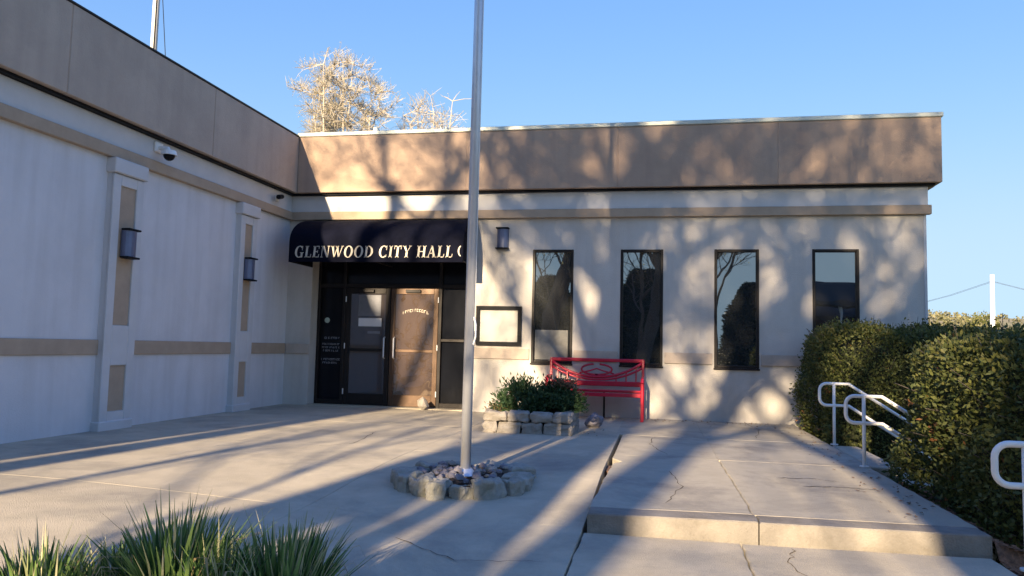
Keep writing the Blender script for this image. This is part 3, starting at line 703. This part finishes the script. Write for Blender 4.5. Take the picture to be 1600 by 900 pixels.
tag(roughen(rock((5.76, -1.75, .09), (.15, .15, .13), rr, m_rock, 'boulder'), 3, .04, 9, 3, False), 'weathered purple grey boulder behind the right end of the stone planter', 'rock')
def leaves(mb, n, sampler, size, rng, up=.3, asp=.5):
    for _ in range(n):
        p, nrm = sampler(); s = size*rng.uniform(.6, 1.3)
        d = Vector((rng.gauss(0, 1), rng.gauss(0, 1), rng.gauss(0, 1)+up)).normalized(); d = (d+Vector(nrm)*.5).normalized()
        q = Vector((rng.gauss(0, 1), rng.gauss(0, 1), rng.gauss(0, 1))); sdir = d.cross(q).normalized()*s*asp*.5
        a = Vector(p); b = a+d*s; m_ = a+d*s*.45
        mb.add([a, m_+sdir, b, m_-sdir], [(0, 1, 2, 3)])
def shrub(name, lab, c, r, n, m, size, rng, m2=None, frac=0, stems=26, cat='shrub', asp=.3):
    o = thing(name, lab, cat, c); c = Vector(c)
    st = MB()
    for i in range(stems):
        t = rng.uniform(0, 2*pi); q = sqrt(rng.random()); e = c+Vector((cos(t)*r[0]*q*.85, sin(t)*r[1]*q*.85, r[2]*rng.uniform(.5, .9)*sqrt(max(0.05, 1-q*q*.7))))
        st.tube([c+Vector((cos(t)*.05, sin(t)*.05, 0)), c.lerp(e, .5)+Vector((0, 0, .05)), e], [.008, .006, .003], 4)
    st.build('stems', m_bark, o)
    tips = [(rng.gauss(0, 1), rng.gauss(0, 1), abs(rng.gauss(0, 1))) for _ in range(80)]
    tips = [Vector(t).normalized() for t in tips]
    def smp():
        t = rng.choice(tips); q = rng.uniform(.35, 1.05)**.6
        w = Vector((t.x*r[0]*q, t.y*r[1]*q, t.z*r[2]*q)); w += Vector((rng.gauss(0, .05), rng.gauss(0, .05), rng.gauss(0, .045)))
        if w.z < .01: w.z = abs(w.z)+.01
        return c+w, t
    mb = MB(); leaves(mb, n, smp, size, rng, .5, asp); mb.build('foliage', m, o, kind='stuff')
    if m2:
        mb = MB()
        def smp2():
            p, t = smp(); 
            return Vector((c.x+r[0]*rng.uniform(-.05, .75), c.y+rng.uniform(-.6, .3)*r[1], c.z+r[2]*rng.uniform(.85, 1.12))), t
        leaves(mb, frac, smp2, size*.8, rng, .2, asp); mb.build('dead_foliage', m2, o, kind='stuff')
    return o
rr = random.Random(41)
shrub('shrub', 'leafy dark green plant in the left half of the stone planter', (4.84, -2.45, .24), (.38, .32, .42), 4200, m_shrub, .07, rr)
shrub('shrub', 'dark green plant with brown dead tops in the right half of the stone planter', (5.28, -2.42, .24), (.38, .33, .40), 4200, m_shrub, .07, rr, m_dead, 420)
shrub('ground_plant', 'small low olive plant at the left end of the stone planter', (4.55, -2.62, .24), (.16, .13, .10), 420, leafmat('olive_leaf', (.10, .085, .03), (.19, .16, .06), .3), .045, rr, cat='plant')

# ------------------------------------------------------------ red bench
bn = thing('park_bench', 'red enamelled metal bench against the wall under the windows', 'bench', (5.66, -.45, 0))
BX0, BX1 = 4.87, 6.43; YB, YF = -.17, -.66
for x in (BX0+.03, BX1-.03):
    MB().tube([(x, YF, 0), (x, YF, .64)], .026, 8).build('leg', m_red, bn)
    MB().tube([(x, YB-.02, 0), (x, YB-.06, .45), (x, YB, .96)], .024, 8).build('leg', m_red, bn)
    MB().tube([(x, YB-.03, .66), (x, YF+.1, .67), (x, YF-.03, .65), (x, YF-.05, .60)], .024, 8).build('arm', m_red, bn)
MB().tube([(5.78, YB-.04, 0), (5.78, YB-.06, .44)], .018, 8).build('centre_leg', m_dark, bn)
mb = MB(); mb.cbox(BX0+.02, YB-.018, .91, BX1-.02, YB+.022, .965, .01); mb.build('top_rail', m_red, bn)
mb = MB(); mb.cbox(BX0+.05, YB-.07, .52, BX1-.05, YB-.04, .60, .008); mb.build('lower_rail', m_red, bn)
def yb(z): return YB-.06+(z-.45)/.51*.06
cx = (BX0+BX1)/2; hw = (BX1-BX0)/2-.05
for off, r in ((0, .023), (-.085, .018)):
    mb = MB()
    pts = []
    for i in range(25):
        u = -1+2*i/24; z = .90+off-.235*(1-abs(u)**2.2)*(1 if off == 0 else .82)
        pts.append((cx+u*hw, yb(z)-.003*(off != 0), z))
    mb.tube(pts, r, 6); mb.build('swag_rail', m_red, bn, smooth=True)
mb = MB()
for s in (-1, 1):
    pts = [(cx+s*(.05+.20*sin(t)), yb(.78), .80+.07*cos(t)-.03*t/3) for t in [i*pi/8 for i in range(10)]]
    mb.tube(pts, .017, 6)
mb.tube([(cx-.28, yb(.72), .72), (cx-.1, yb(.76), .765), (cx, yb(.79), .80), (cx+.1, yb(.76), .765), (cx+.28, yb(.72), .72)], .013, 6)
mb.build('centre_scroll', m_red, bn, smooth=True)
for i in range(-4, 5):
    if abs(i) < 2: continue
    x = cx+i*.16; u = (x-cx)/hw; z1 = .90-.235*(1-abs(u)**2.2)
    MB().tube([(x, yb(.57), .57), (x, yb(z1), z1)], .013, 6).build('spindle', m_red, bn)
for i in range(7):
    y = YF+.012+i*.068; MB().cbox(BX0+.045, y, .44, BX1-.045, y+.052, .462, .006).build('seat_slat', m_red, bn)
MB().cbox(BX0+.05, YF-.022, .375, BX1-.05, YF-.002, .435, .006).build('apron', m_red, bn)
MB().tube([(BX0+.05, YF+.005, .47), (BX1-.05, YF+.005, .47)], .014, 8).build('front_rail', m_red, bn)

# ------------------------------------------------------------ handrails
def arcp(c, r, a0, a1, n=6): return [(c[0]+r*cos(radians(a0+(a1-a0)*i/n)), c[1]+r*sin(radians(a0+(a1-a0)*i/n))) for i in range(n+1)]
def handrail(y, x, zt, base, lab, gap=.27, fl=.17, slope=-.64, length=1.9, r=.019):
    o = thing('handrail', lab, 'handrail', (x, y, base), 'white pipe handrails beside the steps')
    zb_ = zt-gap; rr_ = .085; lx = x-.17
    loop = [(x+fl+length, zt+slope*length), (x+fl, zt)]+[p for p in arcp((lx+rr_, zt-rr_), rr_, 90, 180)]+[p for p in arcp((lx+rr_, zb_+rr_), rr_, 180, 270)]+[(x+fl, zb_), (x+fl+length, zb_+slope*length)]
    MB().tube([(a, y, b) for a, b in loop], r, 10).build('rail', m_white, o, smooth=True)
    MB().tube([(x, y, base-.1), (x, y, zt-.008)], r*.95, 10).build('post', m_white, o, smooth=True)
    x2 = x+fl+length-.15; z2 = zt+slope*(length-.15)
    MB().tube([(x2, y, z2-1.2), (x2, y, z2)], r*.95, 10).build('post', m_white, o, smooth=True)
    for xx, bb in ((x, base),): MB().tube([(xx, y, bb), (xx, y, bb+.012)], .045, 12).build('base_flange', m_white, o)
    return o
handrail(-2.60, 8.80, .755, 0, 'white pipe handrail on the far side of the upper steps')
handrail(-4.47, 8.685, .705, 0, 'white pipe handrail on the near side of the upper steps')
handrail(-7.55, 8.84, .60, -.15, 'white pipe handrail cut by the right edge of the view, before the hedge', gap=.25, r=.021)

# ------------------------------------------------------------ hedges
def hedge(lab, x0, x1, y0, y1, z0, z1, n, seed, rnd=.28, low=0):
    rng = random.Random(seed); o = thing('hedge', lab, 'hedge', ((x0+x1)/2, (y0+y1)/2, z0))
    def surf(p):   # lumpy offset
        return .12*noise.noise(Vector(p)*1.5+Vector((seed, 0, 0)))+.05*noise.noise(Vector(p)*4.5)
    def smp():
        A = [(y1-y0)*(z1-z0), (x1-x0)*(z1-z0), (x1-x0)*(y1-y0)*1.2]; t = rng.random()*sum(A)
        if t < A[0]: p = [x0 if rng.random() < .8 else x1, rng.uniform(y0, y1), rng.uniform(z0, z1)]; nn = (-1 if p[0] == x0 else 1, 0, 0)
        elif t < A[0]+A[1]: p = [rng.uniform(x0, x1), y0 if rng.random() < .75 else y1, rng.uniform(z0, z1)]; nn = (0, -1 if p[1] == y0 else 1, 0)
        else: p = [rng.uniform(x0, x1), rng.uniform(y0, y1), z1]; nn = (0, 0, 1)
        # round the edges: pull towards a rounded box
        c = [min(max(p[0], x0+rnd), x1-rnd), min(max(p[1], y0+rnd), y1-rnd), min(p[2], z1-rnd)]
        d = Vector(p)-Vector(c)
        if d.length > 0: q = Vector(c)+d.normalized()*rnd; nn = tuple(d.normalized())
        else: q = Vector(p)
        q += Vector(nn)*(surf(q)*1.3-abs(rng.gauss(0, .065))+rng.random()**8*.10+.03)
        return q, nn
    g, tp, br = MB(), MB(), MB()
    core = MB()
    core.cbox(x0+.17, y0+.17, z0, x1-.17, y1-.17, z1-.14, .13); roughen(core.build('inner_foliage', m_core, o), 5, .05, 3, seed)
    sz = .045
    for _ in range(n):
        p, nn = smp()
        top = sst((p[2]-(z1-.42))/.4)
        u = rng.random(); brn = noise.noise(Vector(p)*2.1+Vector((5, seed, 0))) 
        mb = tp if u < .62*top+.05 else br if (brn > .5 and u < .8 and u > .55) or u > .996 else g  # upper leaves take the painted sunlit tone
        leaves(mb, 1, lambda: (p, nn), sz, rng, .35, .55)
    g.build('foliage', m_leafh, o, kind='stuff'); tp.build('sunlit_top_foliage', m_leaft, o, kind='stuff'); br.build('brown_foliage', m_leafb, o, kind='stuff')
    tw = MB()
    for _ in range(260):
        p, nn = smp(); d = Vector(nn)+Vector((rng.uniform(-.4, .4), rng.uniform(-.4, .4), rng.uniform(0, .8)))
        tw.tube([p-d*.1, p+d*rng.uniform(.03, .13)], .003, 3)
    tw.build('twigs', m_bark, o, kind='stuff')
    return o
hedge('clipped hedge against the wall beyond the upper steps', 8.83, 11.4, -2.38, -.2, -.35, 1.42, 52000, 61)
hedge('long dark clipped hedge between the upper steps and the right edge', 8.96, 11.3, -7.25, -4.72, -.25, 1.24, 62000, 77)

# ------------------------------------------------------------ grass clumps in the foreground
def clump(c, lab, seed, n=420, h=.62, spread=.20, pale=90):
    rng = random.Random(seed); o = thing('grass_clump', lab, 'grass clump', c, 'grass clumps at the lower left')
    for nm, cnt, mm, hh_, wd in (('blades', int(n*1.15), m_blade, h*.92, .0145), ('seed_stems', pale, m_blade2, h*1.08, .0065)):
        mb = MB()
        for _ in range(cnt):
            t = rng.uniform(0, 2*pi); q = sqrt(rng.random()); b = Vector((c[0]+cos(t)*q*spread*.8, c[1]+sin(t)*q*spread*.8, c[2]))
            L_ = hh_*rng.uniform(.62, 1.05)*(1-.28*q*q); lean = Vector((cos(t)*q+rng.gauss(0, .25), sin(t)*q+rng.gauss(0, .25), 0))*rng.uniform(.10, .34)
            s = Vector((-lean.y, lean.x, 0)); s = (s.normalized() if s.length > .01 else Vector((1, 0, 0))); s = (s+Vector((rng.uniform(-.6, .6), rng.uniform(-.6, .6), 0))).normalized()
            vs = []; K = 5; w0 = wd*rng.uniform(.7, 1.4)
            for i in range(K):
                u = i/(K-1); p = b+Vector((0, 0, L_*u*(1-.10*u)))+lean*L_*u*u*1.6; w = w0*(1-u**2.2*.94)
                vs += [p-s*w, p+s*w]
            mb.add(vs, [(2*i, 2*i+1, 2*i+3, 2*i+2) for i in range(K-1)])
            if False:
                top = p
                for k3 in range(4):
                    d = Vector((rng.gauss(0, .012), rng.gauss(0, .012), rng.uniform(-.07, .02))); mb.add([top+d, top+d+Vector((.004, 0, .008)), top+d+Vector((0, .002, .02)), top+d+Vector((-.004, 0, .008))], [(0,1,2,3)])
        mb.build(nm, mm, o, kind='stuff')
    mb = MB()
    for _ in range(22):
        t = rng.uniform(0, 2*pi); b = Vector((c[0]+cos(t)*spread*.5, c[1]+sin(t)*spread*.5, c[2])); L_ = h*rng.uniform(.5, .85); d = Vector((cos(t), sin(t), 0)); sd2 = Vector((-d.y, d.x, 0))*.005
        p1 = b+Vector((0, 0, L_*.7))+d*L_*.2; p2 = p1+Vector((0, 0, L_*.05))+d*L_*.22; p3 = p2+Vector((0, 0, -L_*.25))+d*L_*.12
        mb.add([b-sd2, b+sd2, p1-sd2, p1+sd2, p2-sd2, p2+sd2, p3], [(0,1,3,2), (2,3,5,4), (4,5,6)])
    mb.build('dead_blades', m_straw, o, kind='stuff')
    return o
m_straw = leafmat('straw', (.28, .20, .10), (.50, .40, .24), .3)
gz = -.13
clump((4.14, -9.93, gz), 'leftmost grass clump, thin and low, at the lower left corner', 1, 260, .50, .17, 60)
clump((4.38, -9.80, gz), 'short grass clump between the leftmost clump and the tall middle one', 5, 240, .47, .16, 50)
clump((4.68, -9.80, gz), 'tall middle grass clump at the bottom of the view', 2, 460, .66, .20, 80)
clump((4.93, -9.86, gz), 'grass clump just right of the tall middle one', 6, 300, .55, .16, 80)
clump((5.13, -9.74, gz), 'rightmost grass clump with many pale stems', 3, 420, .60, .20, 150)

# ------------------------------------------------------------ trees
def tree(name, lab, base, height, trunk_r, m, seed, clear=.35, levels=4, spread=.55, twig_r=.006, nb=(5, 6), lean=(0, 0), bud=0, bud_m=None, cat='tree', group=None, sides=6, leafs=0.05, kmul=1.0, bushy=False):
    rng = random.Random(seed); o = thing(name, lab, cat, base, group); tk = MB(); cr = MB(); tips = []
    base = Vector(base)
    def grow(p, d, L, r, lev):
        K = 4; pts = [p]; rs = [r]; dd = d.copy()
        for i in range(K):
            dd = (dd+Vector((rng.gauss(0, .13), rng.gauss(0, .13), rng.gauss(0, .08)+.05))).normalized(); pts.append(pts[-1]+dd*L/K); rs.append(r*(1-.55*(i+1)/K))
        (tk if lev <= 1 else cr).tube(pts, rs, 7 if lev == 0 else 5 if lev < 3 else 3, caps=False)
        if lev >= levels: tips.extend(pts[2:]); return
        n = rng.randint(*nb) if lev else rng.randint(6, 8)
        for i in range(n):
            u = (clear if lev == 0 else .25)+(1-(clear if lev == 0 else .25))*(i+rng.random())/n; j = min(K-1, int(u*K)); q = pts[j].lerp(pts[j+1], u*K-j)
            ax = Vector((rng.gauss(0, 1), rng.gauss(0, 1), rng.gauss(0, .35))); ax = (ax-ax.dot(dd)*dd).normalized()
            nd = (dd*(1-spread)+ax*spread*rng.uniform(.8, 1.3)+Vector((0, 0, .12))).normalized()
            rl = max(twig_r, rs[j]*rng.uniform(.42, .62)); grow(q, nd, L*rng.uniform(.42, .62)*kmul*(1.1-.35*u if lev == 0 else 1), rl, lev+1)
    grow(base, Vector((lean[0], lean[1], 1)).normalized(), height*.72, trunk_r, 0)
    tk.build('trunk', m, o, smooth=True); cr.build('crown', m, o, kind='stuff')
    if bud:
        mb = MB()
        def smp(): 
            p = rng.choice(tips); return p+Vector((rng.gauss(0, leafs*1.6), rng.gauss(0, leafs*1.6), rng.gauss(0, leafs*1.6))), (0, 0, .3)
        leaves(mb, bud, smp, leafs, rng, .2, .6); mb.build('buds', bud_m, o, kind='stuff')
    return o
def at_s(s, y): return s+SUN_T*y
# street trees behind the viewpoint: they shade the forecourt and mirror in the windows
LT = ['slender bare street tree farthest left, mirrored in the entrance doors', 'thick trunked bare tree mirrored in the first window', 'bare tree with a leaning trunk mirrored between the first and second windows', 'bare tree mirrored in the third window',
      'tall bare tree mirrored right of the third window', 'bare tree behind the leaning one, mirrored in the second window', 'bare tree far right, mirrored in the last window', 'bare tree behind the thick trunk, beside the evergreens', 'low branching bare tree in front of the lower evergreen, mirrored in the third window', 'thin bare tree mirrored at the top of the second window']
for i, (s, y, h, r, sd_, cl, lean, bd) in enumerate([(2.42, -20, 15, .30, 101, .6, (0, 0), 14000), (4.38, -23, 17, .50, 102, .6, (.0, 0), 24000), (6.3, -21, 15, .42, 103, .62, (-.02, 0), 18000),
                              (8.75, -24, 16, .34, 104, .62, (0, 0), 20000), (9.7, -21, 14, .28, 105, .4, (0, 0), 16000), (7.1, -27, 17, .44, 106, .6, (.02, 0), 18000), (11.6, -23, 15, .26, 107, .4, (0, 0), 9000), (5.4, -29, 16, .24, 108, .62, (0, 0), 12000), (13.0, -27, 11, .16, 109, .35, (0, 0), 3000), (9.3, -30, 12, .14, 110, .4, (0, 0), 2500)]):
    tree('street_tree', LT[i], (at_s(s, y), y, -.5), h, r, m_bark, sd_, cl, 4, .55, .009, (5, 6), lean, int(bd*.26), m_bud, group='bare street trees reflected in the windows', leafs=.09)
for i, (s, y, h, r, lb) in enumerate([(3.42, -19.8, 9, .07, 'added sapling out of view nearest the building among the street trees'), (5.4, -19.6, 8, .06, 'thinnest added sapling, out of view by the kerb, mirrored near the bench'), (5.75, -20.5, 11, .16, 'slim added young tree out of view between the thick trunk and the leaning tree'), (2.95, -24, 10, .05, 'thin added sapling out of view behind the slender street tree')]):  # saplings added out of view to lay thin shade streaks on the paving
    tree('sapling', lb, (at_s(s, y), y, -.5), h, r, m_bark, 400+i, .5, 3, .45, .008, (4, 5), (0, 0), 900, m_bud, group='bare street trees reflected in the windows', leafs=.07)
# trees beyond the roof
def twiggy(lab, base, c, rad, n, nb_, seed, gold):
    rng = random.Random(seed); o = thing('bare_tree', lab, 'tree', base); base = Vector(base); c = Vector(c)
    tk = MB(); cr = MB(); bd = MB(); heads = []
    fork = base.lerp(c, .62); tk.tube([base, base.lerp(fork, .5)+Vector((.06, 0, 0)), fork], [.16, .13, .10], 7, caps=False)
    for i in range(11):
        t = 2*pi*i/11+rng.uniform(-.2, .2); q = rng.uniform(.25, .8)
        e = c+Vector((cos(t)*rad[0]*q, sin(t)*rad[1]*q, rad[2]*rng.uniform(.1, .75)))
        m_ = fork.lerp(e, .5)+Vector((cos(t)*.3+rng.gauss(0, .12), sin(t)*.3, -.1)); tk.tube([fork, m_, e], [.06, .034, .012], 5, caps=False)
        for u in (.25, .45, .65, .8, 1.0):
            p = fork.lerp(m_, u*2) if u < .5 else m_.lerp(e, u*2-1)
            for k3 in range(3):
                d = Vector((rng.gauss(0, 1), rng.gauss(0, 1), rng.gauss(.4, .7))).normalized(); L_ = rng.uniform(.5, 1.1)*rad[0]*.5
                e2 = p+d*L_; cr.tube([p, p+d*L_*.5+Vector((0, 0, .04)), e2], [.02, .013, .007], 4, caps=False); heads += [p+d*L_*.4, p+d*L_*.7, e2]
    for _ in range(n):
        h_ = rng.choice(heads); d = ((h_-c)*.5+Vector((rng.gauss(0, 1), rng.gauss(0, 1), rng.gauss(.5, .9)))).normalized(); L_ = rng.uniform(.25, .65); e3 = h_+d*L_
        w = e3-c; q = sqrt((w.x/rad[0])**2+(w.y/rad[1])**2+(w.z/rad[2])**2)
        if q > 1.12+.15*noise.noise(e3*.8): continue
        cr.tube([h_, h_+d*L_*.5+Vector((rng.gauss(0, .03), rng.gauss(0, .03), 0)), e3], [.008, .006, .003], 3, caps=False)
        for k3 in range(nb_): 
            pp = h_.lerp(e3, rng.uniform(.3, 1.05)); leaves(bd, 1, lambda: (pp, (0, 0, .3)), .045, rng, .3, .6)
    tk.build('trunk', m_bark2, o, smooth=True); cr.build('crown', m_bark2, o, kind='stuff'); bd.build('buds', gold, o, kind='stuff')
twiggy('pale sunlit tree with a rounded crown of fine budding twigs rising above the roof', (-5.3, 14, -.5), (-5.45, 14, 10.1), (2.15, 1.9, 2.3), 7500, 3, 71, m_bud2)
twiggy('smaller faint bare tree right of the budding tree above the roof', (-2.3, 16, -.5), (-2.5, 16, 9.6), (1.7, 1.2, 1.7), 2000, 1, 72, m_bud2)
# evergreen shrubs across the street
LE = ['dark evergreen mirrored between the first and second windows', 'dark evergreen mirrored in the second window', 'lower dark evergreen mirrored in the third window', 'dark evergreen mirrored in the first window', 'dark evergreen farthest left, mirrored beside the doors']
for i, (x, y, r, h, sd_) in enumerate([(2.4, -37, 2.6, 6.4, 1), (5.6, -36, 2.7, 6.6, 2), (12.4, -37, 2.3, 5.8, 3), (-.6, -37.5, 2.7, 6.2, 4), (-4, -38, 2.8, 6.5, 5)]):
    rng = random.Random(300+i); o = thing('evergreen_tree', LE[i], 'tree', (x, y, -.5), 'dense evergreens reflected in the windows')
    MB().tube([(x, y, -.5), (x, y, h*.7)], [.12, .04], 8).build('trunk', m_bark, o)
    mb = MB()
    def smp():
        z = rng.random()**.8; t = rng.uniform(0, 2*pi); rad = r*sqrt(max(0, 1-(2*z-.75)**2*.55))*(1-.5*z)*(.75+.3*noise.noise((cos(t)*2, sin(t)*2, z*4+i*7))+.25*rng.random())
        return Vector((x+cos(t)*rad, y+sin(t)*rad, -.4+z*h)), (cos(t), sin(t), .2)
    cm = MB()
    for k3 in range(9):
        z = -.3+h*k3/9.5; q = k3/9.5; rd = r*sqrt(max(0, 1-(2*q-.75)**2*.55))*(1-.5*q)*.72
        cm.tube([(x+.1*sin(k3*3), y, z), (x, y+.1*cos(k3*2), z+h/9.5)], [rd, rd*.86], 9)
    cm.build('inner_foliage', m_ever, o)
    leaves(mb, 18000, smp, .22, rng, .1, .5); mb.build('foliage', m_ever, o, kind='stuff')

# ------------------------------------------------------------ house across the street (mirrored in the last window)
hs = thing('brick_house', 'gabled brick house with dark roof, reflected in the window nearest the hedge', 'building', (19, -46, -.5))
MB().box(14, -50, -.5, 27, -42, 3.4).build('wall', m_brick, hs)
mb = MB(); mb.prism([(-50.6, 3.4), (-41.2, 3.4), (-41.2, 3.6), (-46, 6.4), (-50.6, 3.6)], 13.4, 27.6, 'x'); mb.build('roof', m_shingle, hs)
MB().cbox(12.5, -41.3, 4.3, 24, -38.6, 4.6, .03).build('porch_roof', m_shingle, hs)
for x in (15.5, 18.2, 21, 24): 
    w_ = MB().cbox(x, -41.99, 1, x+1.1, -41.94, 2.6, .01).build('window', m_white, hs); MB().box(x+.1, -41.93, 1.1, x+1.0, -41.925, 2.5).build('pane', m_black, w_)
for x in (13, 18, 23.4): MB().cbox(x, -39, -.5, x+.15, -38.85, 4.3, .01).build('porch_post', m_white, hs)

# ------------------------------------------------------------ antenna mast on the left wing
an = thing('antenna_mast', 'white antenna mast with guy wires on the left wing roof', 'antenna', (-1.5, -2.03, 4.4))
MB().tube([(-1.5, -2.03, 4.4), (-1.5, -2.03, 13)], [.055, .045], 12).build('mast', m_white, an, smooth=True)
MB().tube([(-1.44, -2.10, 4.4), (-1.43, -2.12, 5.0), (-1.44, -2.08, 13)], .012, 5).build('cable', m_black, an)
for a in (.35,): MB().tube([(-1.45, -2.03, 7.2), (-1.5+.32*cos(a), -2.03+.32*sin(a), 4.4)], .006, 4).build('guy_wire', m_black, an)

# ------------------------------------------------------------ far right: pole, wires, hillside trees
up = thing('utility_pole', 'white utility pole standing far beyond the hedge', 'pole', (35.1, 60, -1))
MB().tube([(35.1, 60, -1), (35.2, 60, 8.4)], [.22, .17], 12).build('pole', m_white, up, smooth=True)
for dx in (-.12, .12):
    mb = MB(); pts = [(35.2+dx+(-26+26*i/10), 60+20-20*i/10, 7.8-3.0*(1-(i/5-1)**2)) for i in range(11)]; mb.tube(pts, .013, 4); mb.build('wire', m_black, up)
    mb = MB(); pts = [(35.2+dx+(30*i/10), 60-6*i/10, 7.8-2.6*(1-(i/5-1)**2)) for i in range(11)]; mb.tube(pts, .013, 4); mb.build('wire', m_black, up)
rng = random.Random(9)
hx = [(41, 128, 3.4, 'round olive tree on the far hillside just right of the hall'), (58, 122, 4, 'tallest green tree on the far hillside'), (70, 128, 3.6, 'green tree on the far hillside right of the white utility pole')]
for i, (x, y, r, lb) in enumerate(hx):
    o = thing('hill_tree', lb, 'tree', (x, y, 3), 'trees on the far hillside')
    zt_ = zfar(x, y)
    MB().tube([(x, y, zt_-.5), (x, y, zt_+r*.8)], [.2, .08], 6).build('trunk', m_bark, o)
    mb = MB()
    def smp():
        d = Vector((rng.gauss(0, 1), rng.gauss(0, 1), rng.gauss(0, .7))).normalized()*r*rng.uniform(.5, 1)*.6; return Vector((x, y, zt_+r*.8))+d, (0, 0, 1)
    leaves(mb, 900, smp, .35, rng, .2, .6); mb.build('crown', m_leaft if i % 3 else m_leafh, o, kind='stuff')

mb = MB(); rng = random.Random(12)
cl = [(rng.uniform(25, 150), rng.uniform(120, 240), rng.uniform(1.2, 2.6)) for _ in range(150)]
for x, y, r in cl:
    z0_ = zfar(x, y)
    for _ in range(110):
        d = Vector((rng.gauss(0, 1), rng.gauss(0, 1), rng.gauss(0, .6))).normalized()*r*rng.uniform(.6, 1); d.z *= .7
        leaves(mb, 1, lambda: (Vector((x, y, z0_+r*.15))+d, (0, 0, 1)), .7, rng, .2, .7)
tag(mb.build('hillside_scrub', leafmat('scrub_leaf', (.10, .11, .05), (.26, .24, .13), .3), kind='stuff'), 'hazy olive scrub and trees covering the far hillside', 'scrub')
